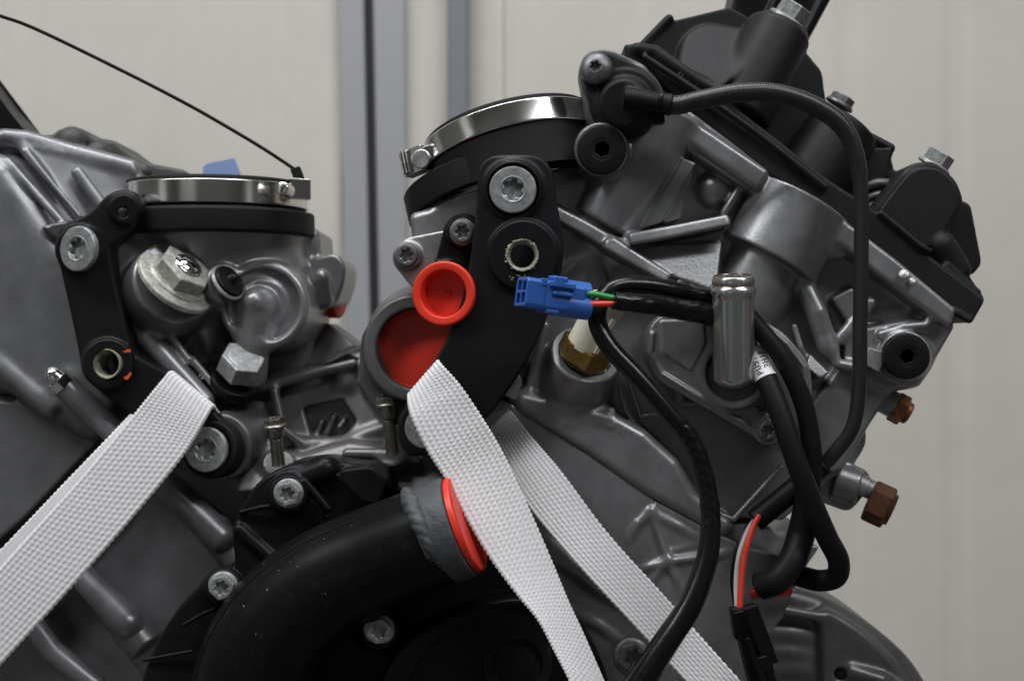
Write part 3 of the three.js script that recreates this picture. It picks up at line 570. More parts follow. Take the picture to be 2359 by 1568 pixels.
// --- rubber intake boots with their band clamps
function boot(cx, cy, z, R, roll, back, tilt) {
  // axis leaning by roll in the picture plane and back by tilt
  const d = new THREE.Vector3(Math.sin(roll) * Math.cos(tilt), Math.cos(roll) * Math.cos(tilt), -Math.sin(tilt)).toArray(), s = sc(z);
  return { d, at: [cx, cy, z], R: R * s, s };
}
{
  const B = boot(1170, 302, -56, 200, -13.5 * Math.PI / 180, 0, .17), s = B.s, R = B.R;
  const b = part('intake_boot', place(turned([[R * .99, -150 * s], [R * .99, -100 * s], [R * 1.0, -70 * s], [R * 1.0, -60 * s], [R * .995, -2 * s], [R * .99, 3 * s], [R * .97, 7 * s], [R * .9, 6 * s], [R * .88, -80 * s]], 96), B.at, B.d), M.rubber);
  part('boot_collar', place(turned([[R * 1.1, -66 * s], [R * 1.18, -65 * s], [R * 1.19, -62 * s], [R * 1.19, -4 * s], [R * 1.175, 0], [R * .9, 8 * s]], 96), [1158, 408, -66], B.d), M.rubber, null, b);
  const cl = part('band_clamp', place(turned([[R * 1.005, -56 * s], [R * 1.02, -57 * s], [R * 1.028, -54 * s], [R * 1.02, -50 * s], [R * 1.02, -12 * s], [R * 1.028, -8 * s], [R * 1.02, -5 * s], [R * 1.005, -6 * s]], 96), B.at, B.d), M.band);
  const hd = [-.25, .08, 1];
  part('screw_housing', join([place(new RoundedBoxGeometry(60 * s, 58 * s, 34 * s, 3, 3 * s), [958, 372, -40], [-.5, 0, .86], .26), ...[0, 1, 2].map(i => place(new RoundedBoxGeometry(3.5 * s, 56 * s, 38 * s, 2, 1 * s), [934 + 7 * i, 376 - 2 * i, -39], [-.5, 0, .86], .26))]), M.band, null, cl);
  part('clamp_screw', place(join([turned([[22 * s, 0], [22 * s, 8 * s], [19 * s, 11 * s], [0, 11 * s]], 32), extr([[-2 * s, -18 * s], [2 * s, -18 * s], [2 * s, 18 * s], [-2 * s, 18 * s]].map(p => new THREE.Vector2(...p)), [], 9 * s, 11.5 * s, 0)]), [971, 367, -34], [-.2, .05, 1], -.15), M.machined, null, cl);
}
// --- water outlet stub and the small flanged housing left of the arm
part('outlet_housing', casting(1.1, [
  [poly(rounded([[905, 600, 40], [925, 555, 30], [1050, 530, 30], [1110, 540, 20], [1120, 700, 20], [985, 690, 60], [950, 655, 30]], -22).map(v => [v.x / sc(-22) + CX, CY - v.y / sc(-22)]), -24, -48, 1.2)],
  [cyl([939, 590, -40], [939, 590, -20.5], 34, 32, .8), 2],
]), M.rawAlu, 'bare aluminium flange');
part('bolt', place(bolt('pan', 31 * sc(-20)), [939, 589, -20.5], [-.1, 0, 1], .2), M.zincDark);
part('thermostat_elbow', casting(1.0, [
  [poly(rounded([[1020, 560, 30], [1035, 505, 40], [1090, 495, 40], [1110, 560, 20], [1110, 680, 30], [1050, 700, 40], [1000, 640, 30]], -20).map(v => [v.x / sc(-20) + CX, CY - v.y / sc(-20)]), -18, -40, 1.5)],
  [cyl([1063, 665, -44], [1030, 674, -16], 84, 70, 1), 3],
  [cyl([1066, 536, -36], [1066, 536, -14], 40, 36, 1), 3],
]), M.black);
part('bolt', place(bolt('pan', 31 * sc(-13)), [1066, 535, -13.5], [-.05, 0, 1], .1), M.zincDark);
part('outlet_ring', casting(1.1, [
  [cyl([985, 800, -72], [958, 802, -36], 148, 126, 2)],
  [cyl([969, 802, -58], [948, 803, -20], 92, 93, .4), 1.5, 's'],
  [poly([[850, 780], [905, 900], [950, 980], [880, 960], [830, 880]], -48, -90, 2), 6],
]), M.castDark, 'cast ring of the large port');

// --- position sensor on the head
{
  const ps = part('position_sensor', casting(.9, [
    [poly(rounded([[1340, 160, 40], [1352, 128, 30], [1395, 122, 30], [1480, 160, 30], [1520, 200, 40], [1510, 260, 60], [1470, 300, 60], [1410, 302, 60], [1375, 270, 30]], -6).map(v => [v.x / sc(-6) + CX, CY - v.y / sc(-6)]), -10, -22, 1)],
    [cyl([1440, 238, -24], [1436, 238, -2], 70, 56, 2), 2],
    [cyl([1440, 240, -30], [1440, 240, -12], 84, 80, 1), 1.5],
    [cyl([1440, 224, -2], [1520, 236, 0], 24, 22, 1), 2],
  ]), M.blackGrain);
  part('bolt', place(bolt('button', 38 * sc(-8)), [1373, 158, -8.5], [-.15, .1, 1], .2), M.zincDark, null, ps);
  part('sensor_seat', casting(1, [[cyl([1441, 240, -40], [1441, 242, -16], 94, 88, 1)], [poly(rounded([[1336, 160, 44], [1352, 122, 34], [1400, 116, 30], [1500, 160, 30], [1400, 300, 40], [1360, 290, 30]], -22).map(v => [v.x / sc(-22) + CX, CY - v.y / sc(-22)]), -20, -34, 1)]]), M.castDark);
  part('sensor_clip', place(new RoundedBoxGeometry(7, 6, 6, 2, .8), [1512, 272, 0], [0, 0, 1], .08), M.black, null, ps);
}
// --- black valve cover with its coils
const rp = (pts, z) => rounded(pts, z).map(v => [v.x / sc(z) + CX, CY - v.y / sc(z)]);
{
  const vc = part('valve_cover', casting(1.15, [
    [poly([[1445, 108], [1492, 116], [1640, 212], [1760, 305], [1900, 415], [2010, 488], [2130, 588], [2262, 690], [2238, 736], [2130, 652], [1990, 540], [1760, 388], [1640, 285], [1530, 188], [1450, 148]], -24, -90, 1.5)],
    [bar([[1486, 132, -21], [1640, 232, -20], [1760, 318, -21], [1900, 430, -22]], 8), 1.5],
    [bar([[1470, 112, -24], [1510, 118, -26], [1580, 168, -24], [1650, 214, -24]], 14), 3],
    [poly(rp([[1470, 115, 8], [1538, 40, 6], [1549, 52, 4], [1682, 20, 10], [1722, 42, 10], [1760, 140, 8], [1640, 215, 8], [1490, 130, 8]], -54), -54, -100, 1)],
    [bar([[1470, 115, -56], [1542, 42, -54]], 9), 2],
    [poly(rp([[1566, 160, 10], [1588, 78, 30], [1630, 46, 30], [1720, 62, 20], [1745, 120, 10], [1640, 215, 10]], -36), -36, -90, 2.2, 0, -.75), 2],
    [cyl([1798, 68, -46], [1690, 268, -38], 76, 82, 3), 2.5],
    [cyl([1795, 45, -50], [1785, 90, -48], 58, 74, 3), 3],
    [cap([1700, 270, -42], [1650, 330, -44], 60, 40), 4],
    [poly(rp([[1720, 250, 4], [1850, 118, 6], [1890, 165, 14], [1902, 262, 8], [2058, 338, 6], [2050, 365, 4], [2062, 420, 6], [2010, 492, 8], [1760, 312, 4]], -64), -64, -105, 1)],
    [cyl([1948, 292, -56], [1800, 500, -50], 84, 84, 2), 2],
    [bar([[1882, 252, -66], [2052, 340, -64]], 9), 2],
    [poly(rp([[2018, 492, 8], [2098, 386, 20], [2150, 378, 20], [2198, 420, 20], [2212, 460, 10], [2180, 560, 10], [2228, 640, 10], [2262, 690, 6], [2238, 732, 6], [2120, 596, 8]], -34), -34, -90, 2), 2],
    [poly(rp([[2030, 486, 6], [2104, 392, 26], [2162, 388, 30], [2206, 434, 30], [2204, 476, 10], [2160, 552, 10], [2124, 572, 8]], -27), -27, -60, 1)],
    [cap([2166, 566, -32], [2200, 622, -34], 36), 1.5],
    [poly(rp([[2200, 462, 6], [2232, 474, 10], [2257, 605, 10], [2238, 628, 8], [2190, 540, 6]], -48), -48, -90, 1.5), 1.5],
    [bar([[2030, 492, -24], [2122, 568, -23], [2140, 578, -24]], 8), 1.5],
    [bar([[2180, 612, -27], [2252, 674, -28]], 9), 1.5],
    [bar([[2085, 640, -22], [2150, 690, -22], [2232, 738, -24]], 7), 1.5],
    [poly([[1995, 345], [2052, 345], [2030, 420], [1990, 410]], -58, -90, 1), 1],
  ]), M.blackGrain);
  part('cover_arm', casting(1.6, [
    [poly([[1716, -80], [1690, 40], [1735, 120], [1850, 130], [1856, 88], [1908, -8], [1945, -90]], -88, -125, 2)],
    [bar([[1760, 60, -88], [1830, -80, -88]], 12), 2], [bar([[1850, 90, -88], [1925, -60, -88]], 9), 2],
  ]), M.black);
  for (const [x, y, z, r, d, k, m] of [[1812, 50, -43, 47, [.52, .80, .22], 'hex', M.zinc], [1932, 243, -92, 34, [.5, .84, .1], 'hexflange', M.zincDark], [2150, 385, -44, 40, [.5, .82, .2], 'hex', M.zinc]])
    part('bolt', place(bolt(k, r * sc(z)), [x, y, z], d, .2), m, null, vc);
  part('cooling_rib', join([bent([[1985, 432, -52], [2030, 421, -52], [2075, 432, -56]], 11, { n: 24, seg: 12 }), bent([[1985, 462, -52], [2025, 447, -52], [2062, 448, -56]], 9, { n: 24, seg: 12 }), bent([[1988, 484, -52], [2020, 468, -52], [2050, 468, -56]], 9, { n: 24, seg: 12 })]), M.castDark);
}
// --- exhaust side: studs with their nuts
part('exhaust_flange', casting(1.2, [
  [poly(rp([[1860, 1110, 10], [1935, 985, 10], [1985, 975, 14], [1990, 1020, 20], [1955, 1075, 10], [1998, 1095, 10], [1990, 1130, 10], [1955, 1170, 10], [1900, 1150, 10]], -44), -46, -80, 2)],
  [cyl([1925, 1105, -50], [1982, 1122, -46], 44, 40, 1.5), 2],
  [cap([1940, 990, -60], [1900, 1090, -60], 40), 4],
]), M.cast);
{
  const st = part('exhaust_stud', place(turned([[31 * sc(-50), 0], [31 * sc(-50), 13], [29 * sc(-50), 13.6], [0, 13.6]], 32), [2005, 903, -50], [.86, -.48, .1]), M.cast);
  part('copper_nut', place(join([extr(hexPath(36 * sc(-50)), [], 0, 6.5, 1, 2), turned([[26 * sc(-50), 0], [26 * sc(-50), 8.4], [20 * sc(-50), 9.2], [0, 9.2]], 28)]), [2058, 934, -49], [.86, -.48, .18], .2), M.copper, 'copper coloured nut', st);
  const th = []; const r = 25 * sc(-44); th.push([r, 0], [r, 5]); for (let h = 5; h < 16; h += 1) th.push([r * .97, h], [r * .86, h + .5]); th.push([0, 16]);
  const s2 = part('exhaust_stud', place(turned(th, 28), [1975, 1113, -45], [.88, -.42, .2]), M.zinc, 'bare threaded stud');
  part('copper_nut', place(join([extr(hexPath(49 * sc(-42)), [], 0, 11, 1.4, 3), turned([[40 * sc(-42), 10.5], [36 * sc(-42), 12.6], [20 * sc(-42), 12.8], [18 * sc(-42), 11]], 30)]), [2001, 1150, -42], [.86, -.40, .33], .1), M.hexCopper, 'brown coppered hexagon nut at the end of its stud', s2);
}
// --- left-hand side of the engine: cover, second cylinder head and boot
part('side_cover', casting(1.5, [
  [poly([[-200, 330], [20, 345], [140, 350], [300, 395], [380, 470], [430, 600], [520, 900], [600, 1010], [625, 1200], [560, 1420], [330, 1780], [-200, 1780]], -100, -160, 2)],
  // the big rounded block on the far left and the slope that falls from it
  [poly([[-200, 432], [-25, 425], [72, 560], [132, 670], [210, 930], [200, 950], [150, 920], [110, 900], [-20, 790], [-200, 700]], -72, -150, 17), 4],
  [bar([[-40, 300, -100], [22, 352, -96], [150, 520, -90], [190, 600, -90]], 24), 6],
  [bar([[-40, 350, -86], [16, 372, -80], [148, 520, -73], [176, 560, -75]], 10), 3],
  [bar([[34, 326, -90], [58, 350, -86], [182, 498, -80]], 6), 2],
  [poly([[100, 524], [180, 512], [215, 520], [190, 545], [130, 545]], -70, -100, 1.2, 0, .3), 1.5],
  [poly([[60, 340], [250, 372], [330, 470], [260, 540], [190, 505]], -92, -130, 2, -.35, -.3), 4],
  [bar([[178, 398, -86], [246, 490, -82]], 15), 4],
  [bar([[-60, 330, -86], [10, 318, -88], [60, 322, -92], [150, 348, -98], [300, 388, -104]], 22), 4],
  [bar([[-20, 615, -66], [120, 800, -66], [190, 890, -68], [270, 950, -74]], 4.5), 1.5, 's'],
  [bar([[-60, 785, -76], [10, 850, -74], [115, 940, -74]], 22), 4],
  [bar([[-60, 830, -76], [40, 890, -76], [110, 945, -78]], 15), 4],
  [cyl([142, 882, -64], [285, 1022, -64], 30, 33, 1.5), 3],
  [bar([[265, 1000, -72], [350, 1100, -74]], 22), 4],
  [poly([[-200, 900], [90, 950], [200, 1000], [330, 1110], [280, 1200], [60, 1420], [-200, 1560]], -84, -140, 4), 4],
  [poly([[330, 1090], [400, 1120], [545, 1262], [548, 1300], [330, 1545], [270, 1470], [180, 1330]], -86, -140, 3), 4],
  [cap([372, 1108, -66], [508, 1238, -62], 34, 36), 4],
  [cyl([486, 1216, -66], [500, 1230, -64], 40, 41, 1), .8],
  [cyl([506, 1237, -70], [560, 1294, -66], 41, 45, 1.5), .8],
  [cap([180, 1318, -74], [292, 1434, -66], 30, 36), 4],
  [cyl([270, 1412, -70], [283, 1427, -69], 38, 39, 1), .8],
  [cyl([288, 1432, -73], [338, 1492, -70], 39, 43, 1.5), .8],
  [bar([[280, 1550, -82], [400, 1428, -82], [560, 1240, -82]], 3), 1, 's'],
  [bar([[60, 1420, -84], [120, 1500, -84], [220, 1580, -84]], 26), 5],
  [bar([[560, 1060, -84], [600, 1180, -78], [560, 1230, -80]], 26), 5],
  [poly([[228, 996], [262, 1018], [48, 1232], [-200, 1450], [-200, 1400], [15, 1215]], -60, -120, 1.5), 2, 's'],
]), M.castSide);
part('timing_cover', casting(1.8, [
  [poly(rp([[0, 292, 6], [70, 316, 10], [118, 318, 10], [142, 300, 14], [180, 300, 14], [215, 324, 10], [258, 330, 10], [300, 362, 10], [345, 384, 10], [420, 398, 8], [420, 470, 8], [0, 420, 6]], -128), -128, -170, 2)],
  [bar([[60, 335, -122], [150, 345, -120], [240, 372, -120], [330, 395, -122]], 18), 3],
  [sph([165, 325, -124], 34), 3], [sph([225, 352, -122], 26), 3], [cap([255, 385, -112], [285, 420, -108], 24, 18), 3],
]), M.castOld);
part('cover_corner', plate([[-80, 130, 4], [-2, 236, 6], [58, 302, 8], [30, 306, 4], [-80, 292, 4]], -118, -150, 2), M.black);
part('dome_nut', place(join([extr(hexPath(28 * sc(-76)), [], 0, 5.5, .8, 2), turned([[23 * sc(-76), 5], [22 * sc(-76), 7.5], [16 * sc(-76), 10.4], [8 * sc(-76), 11.8], [0, 12.1]], 30)]), [148, 888, -62], [-.66, .70, .3], .3), M.chrome, 'shiny dome nut');

part('cylinder_head', casting(1.35, [
  [poly([[300, 520], [722, 540], [730, 640], [700, 830], [620, 930], [560, 960], [430, 930], [330, 830], [290, 700]], -106, -160, 3)],
  [cyl([497, 505, -112], [510, 660, -118], 222, 205, 3), 5],
  [cap([560, 560, -92], [640, 640, -96], 60, 70), 8],
  [cyl([335, 722, -98], [404, 648, -58], 112, 100, 2.5), 3],
  [cap([330, 740, -98], [400, 830, -104], 90, 60), 8],
  [cyl([455, 690, -92], [522, 652, -61], 56, 48, 1.5), 3],
  [cap([470, 700, -90], [480, 800, -96], 50, 50), 6],
  [cyl([660, 722, -135], [606, 702, -66], 100, 104, 4), 3],
  [cyl([606, 704, -70], [600, 703, -58], 84, 86, 1), 2, 's'],
  [cyl([610, 704, -100], [603, 703, -68.5], 66, 64, 2.5), 1.5],
  [cyl([610, 704, -100], [600, 703, -66], 44, 40, 3), 1.5],
  [cyl([594, 700, -66], [590, 699, -56], 30, 32, 1), 1.5, 's'],
  [sph([583, 690, -62], 16), 2],
  [cap([590, 706, -68], [572, 862, -74], 37, 42), 5],
  [cap([520, 660, -80], [640, 600, -98], 20, 24), 5],
  [poly(rp([[695, 640, 8], [722, 604, 8], [770, 592, 12], [786, 612, 12], [782, 648, 10], [766, 694, 10], [730, 700, 8]], -98), -98, -150, 2.5), 3],
  [cap([738, 640, -92], [748, 690, -96], 22, 18), 4],
  [cap([342, 782, -64], [470, 922, -62], 25, 23), 4],
  [bar([[398, 782, -66], [432, 828, -64]], 9), 2.5],
  [bar([[442, 828, -66], [488, 882, -64]], 9), 2.5],
  [bar([[490, 850, -77], [524, 884, -76]], 8), 2.5],
  [bar([[300, 545, -84], [328, 560, -80], [300, 612, -80]], 8), 3],
  [cap([330, 545, -100], [300, 700, -100], 50), 6],
]), M.cast);
{
  const B = { at: [497, 426, -100], d: [0, .9998, .02], R: 203 * sc(-100), s: sc(-100) }, s = B.s, R = B.R;
  part('intake_boot', place(turned([[R * .99, -120 * s], [R * 1.1, -118 * s], [R * 1.105, -112 * s], [R * 1.105, -72 * s], [R * 1.09, -66 * s], [R * 1.0, -62 * s], [R * .995, -2 * s], [R * .985, 3 * s], [R * .96, 5 * s], [R * .9, 4 * s], [R * .88, -60 * s]], 96), B.at, B.d), M.rubber);
  const cl = part('band_clamp', place(turned([[R * 1.005, -56 * s], [R * 1.02, -57 * s], [R * 1.03, -54 * s], [R * 1.02, -50 * s], [R * 1.018, -12 * s], [R * 1.026, -8 * s], [R * 1.02, -5 * s], [R * 1.005, -6 * s]], 96), B.at, B.d), M.band);
  part('screw_housing', join([place(new RoundedBoxGeometry(46 * s, 46 * s, 30 * s, 3, 2 * s), [688, 436, -78], [.45, 0, .9]), place(turned([[15 * s, 0], [15 * s, 30 * s], [12 * s, 34 * s], [0, 34 * s]], 24), [664, 440, -64], [-.3, .1, 1])]), M.band, null, cl);
}
{
  const z = -57, d = [.64, .66, .40];
  const cap1 = part('oil_filler_plug', place(join([turned([[97 * sc(z), -1], [97 * sc(z), .8], [93 * sc(z), 1.8], [70 * sc(z), 2.4], [0, 2.4]], 48), turned([[76 * sc(z), 2.2], [74 * sc(z), 3.4], [68 * sc(z), 4], [0, 4]], 40), extr(hexPath(66 * sc(z)), [], 3.4, 11.5, 1.2, 3)]), [404, 648, z], d, .1), M.pale, 'pale hexagon plug on a round flange');
  part('plug_centre', place(turned([[34 * sc(z), 11.3], [34 * sc(z), 12.3], [27 * sc(z), 12.9], [22 * sc(z), 12.7], [18 * sc(z), 14.4], [0, 14.8]], 36), [404, 648, z], d), M.chrome, null, cap1);
}
part('socket_plug', place(join([turned([[40 * sc(-60), -1], [40 * sc(-60), 1.6], [36 * sc(-60), 2.6], [0, 3.4]], 36), turned([[14 * sc(-60), 3], [10 * sc(-60), 6], [0, 6.6]], 20)]), [524, 650, -60], [.76, .48, .44]), M.blackPaint);
part('plug_ring', place(turned([[46 * sc(-60), -.6], [45 * sc(-60), .6], [41 * sc(-60), .8], [39 * sc(-60), 0]], 36), [524, 650, -60], [.76, .48, .44]), M.pale);
{
  const b = part('bolt', place(join([extr(hexPath(52 * sc(-66)), [], 0, 11, 1, 2), turned([[38 * sc(-66), 10.9], [30 * sc(-66), 11.5], [0, 11.5]], 30)]), [546, 856, -66], [.42, .70, .58], .15), M.zinc, 'large hexagon bolt head');
  part('banjo_washer', place(turned([[60 * sc(-70), -5], [60 * sc(-70), 0], [54 * sc(-70), 1], [0, 1]], 32), [542, 872, -69], [.42, .70, .58]), M.black, null, b);
}
// --- second mounting arm
{
  const arm = part('mounting_arm', casting(1.0, [
    [poly(rp([[134, 575, 10], [140, 520, 40], [205, 502, 40], [252, 448, 30], [300, 440, 30], [322, 480, 24], [306, 512, 20], [262, 552, 20], [244, 566, 20], [252, 640, 20], [276, 730, 20], [296, 818, 24], [345, 846, 20], [398, 872, 20], [500, 965, 30], [545, 1035, 40], [500, 1100, 40], [430, 1060, 30], [330, 965, 30], [240, 905, 40], [196, 860, 40], [172, 740, 60]], -46), -48, -62, 1.6)],
    [cyl([286, 482, -60], [285, 482, -44], 37, 35, 1.2), 1.5],
    [cyl([283, 490, -70], [282, 490, -40], 12, 12, .2), .6, 's'],
    [cyl([186, 574, -60], [186, 574, -46.5], 58, 56, 1), 2],
    [cyl([251, 836, -60], [247, 838, -42], 62, 58, 1.2), 1.5],
    [cyl([251, 836, -80], [245, 838, -36], 31, 32, .2), .6, 's'],
  ]), M.blackPaint);
  part('bolt', place(bolt('disc', 52 * sc(-46)), [187, 574, -41.6], [-.40, .03, .9], .35), M.zinc, null, arm);
  const s = sc(-44);
  part('threaded_bush', place(join([turned([[32 * s, -14], [32.5 * s, .6], [35 * s, 1.2], [33 * s, 1.7], [29 * s, .9], [27 * s, -1], [28.5 * s, -2.4], [26.5 * s, -3.6], [28.5 * s, -5], [26.5 * s, -6.2], [28 * s, -13]], 40)]), [247, 838, -43], [-.16, 0, 1]), M.oxide, 'pale worn bush in the hole of the arm', arm);
  part('paint_mark', join([[[280, 811], [288, 806], [299, 804], [300, 811], [290, 812]], [[283, 868], [290, 866], [299, 856], [302, 862], [294, 874], [287, 875]]].map(q => plate(q.map(p => [p[0], p[1], 2]), -41.6, -42.2, .1))), std({ color: rgb(.62, .07, .012), roughness: .6 }), 'two orange paint dabs', arm);
}
part('rubber_washer', place(turned([[68 * sc(-48), -12], [68 * sc(-48), 2], [62 * sc(-48), 4], [50 * sc(-48), 3]], 48), [487, 1034, -50], [-.12, .05, 1]), M.rubber);
part('bolt', place(bolt('disc', 52 * sc(-44)), [478, 1035, -46], [-.18, .05, 1], .5), M.zinc);
part('bearing_boss', casting(1.2, [[cyl([575, 1005, -100], [505, 1030, -58], 84, 78, 1.5)], [cap([560, 960, -90], [640, 920, -100], 30, 24), 4], [bar([[570, 1000, -66], [600, 980, -74]], 20), 4]]), M.castDark);

// --- the valley between the cylinders
part('crankcase', casting(1.4, [
  [poly([[430, 900], [560, 900], [700, 850], [840, 800], [1000, 900], [1180, 1000], [1180, 1400], [560, 1400], [540, 1050]], -112, -165, 2)],
  [poly([[562, 866], [788, 846], [832, 930], [900, 1000], [880, 1060], [640, 1075]], -88, -140, 2, .05, -.3), 3],
  [poly([[694, 950], [770, 934], [800, 975], [772, 1010], [712, 1002]], -70, -96, 2), 2, 's'],
  [bar([[728, 1004, -92], [740, 972, -94]], 7), 2], [bar([[752, 998, -92], [768, 962, -94]], 7), 2], [bar([[782, 984, -92], [792, 968, -94]], 7), 2],
  [bar([[470, 960, -86], [560, 900, -86], [690, 868, -88], [812, 838, -92]], 12), 4],
  [bar([[632, 905, -84], [652, 990, -80], [700, 1026, -82]], 11), 5],
  [bar([[700, 1026, -84], [800, 1016, -84], [890, 985, -86]], 10), 5],
  [poly([[590, 1050], [690, 1060], [800, 1030], [960, 1045], [1010, 1060], [1010, 1130], [860, 1110], [560, 1120]], -64, -130, 2.5, 0, -.7), 4],
  [bar([[800, 1045, -62], [900, 1045, -58], [960, 1060, -58]], 13), 4],
  [cyl([640, 1085, -70], [640, 1066, -62], 46, 36, 1), 3],
  [cyl([905, 1060, -64], [904, 1040, -58], 46, 38, 1), 3],
  [cap([830, 850, -104], [800, 880, -96], 30, 26), 5],
  [poly([[700, 800], [745, 752], [832, 812], [800, 850], [720, 860]], -112, -150, 2, 0, -.8), 2],
  [bar([[590, 1000, -80], [620, 1030, -76]], 16), 4],
]), M.castWarm);
part('valley_gasket', plate([[736, 846, 4], [800, 812, 6], [822, 826, 4], [780, 852, 4]], -92, -100, .6), M.rubber);
for (const [x, y, x1, y1, z] of [[632, 982, 641, 1072, -54], [891, 932, 904, 1046, -48]]) {
  const a = W([x1, y1, z]), b = W([x, y, z + 3]), L = a.distanceTo(b), r = 16.5 * sc(z), th = [[r * .9, 0]]; for (let h = .5; h < L * .68; h += 1.25) th.push([r, h], [r * .80, h + .62]); th.push([r * .88, L * .7], [r * 1.25, L * .78], [r * 1.25, L + .1]);
  const d = b.clone().sub(a).toArray();
  const s = part('stud_bolt', join([place(turned(th, 24), [x1, y1, z], d)]), M.steel, 'loose flange bolt standing in its hole');
  part('bolt_head', place(bolt('hexflange', 28 * sc(z)), [x, y, z + 3], d, .3), M.steel, null, s);
}
// --- black water pump
{
  const pump = part('water_pump', casting(1.2, [
    [poly(rp([[538, 1215, 60], [598, 1112, 40], [668, 1078, 30], [735, 1070, 20], [862, 1082, 20], [890, 1112, 16], [874, 1160, 12], [980, 1180, 30], [1130, 1205, 40], [1250, 1290, 60], [1340, 1375, 60], [1420, 1560, 60], [1440, 1800, 20], [300, 1800, 20], [335, 1550, 60], [395, 1430, 60], [470, 1345, 40], [552, 1310, 30]], -26), -28, -75, 2)],
    [cap([660, 1120, -34], [748, 1082, -30], 38, 34), 2.5],
    [cyl([663, 1138, -40], [663, 1138, -17], 48, 44, 1), 2],
    [cyl([513, 1352, -40], [513, 1352, -15], 46, 42, 1), 2],
    [cyl([873, 1450, -30], [873, 1450, -4], 54, 44, 1), 3],
    [bar([[702, 1108, -20], [756, 1172, -20]], 8), 1.5], [bar([[690, 1122, -22], [752, 1190, -22]], 7), 1.5], [bar([[780, 1096, -20], [816, 1132, -20]], 8), 1.5],
    [poly(rp([[786, 1088, 6], [852, 1080, 14], [886, 1110, 10], [866, 1158, 8], [830, 1150, 8], [815, 1128, 6]], -18), -18, -60, 1.2), 1.5],
    [bar([[552, 1180, -26], [600, 1168, -24], [650, 1164, -24]], 6), 1.5],
    [bar([[552, 1220, -28], [640, 1300, -28]], 14), 3],
    [poly(rp([[872, 1600, 40], [930, 1490, 60], [1060, 1412, 80], [1190, 1384, 90], [1300, 1404, 90], [1368, 1500, 80], [1400, 1600, 40], [1410, 1800, 10], [860, 1800, 10]], -8), -8, -50, 2)],
    [poly(rp([[930, 1620, 40], [985, 1510, 60], [1090, 1440, 70], [1200, 1414, 80], [1280, 1436, 80], [1330, 1520, 70], [1350, 1800, 10], [930, 1800, 10]], -6), 10, -12, 1.5), 1.5, 's'],
    [cyl([1192, 1530, -30], [1192, 1530, -9.5], 84, 82, 1), 1.5],
    [cyl([1192, 1532, -12], [1192, 1532, 0], 56, 58, .5), 1, 's'],
    [cyl([1192, 1532, -30], [1192, 1532, -12], 48, 40, 2), 1],
    [bar([[420, 1440, -22], [470, 1412, -22], [500, 1400, -24]], 5), 1.2],
    [bar([[330, 1520, -26], [440, 1500, -24]], 5), 1.2],
  ]), M.black);
  for (const [x, y, z, r] of [[664, 1136, -17, 35], [513, 1350, -15, 35], [873, 1449, -4, 36]]) part('bolt', place(bolt('hexflange', r * sc(z)), [x, y, z - .4], [.06, .02, 1], .25), M.zinc, null, pump);
  part('bolt', place(bolt('hexflange', 44 * sc(-14)), [1455, 1512, -16], [.1, .12, 1], .3), M.zincDark);
}
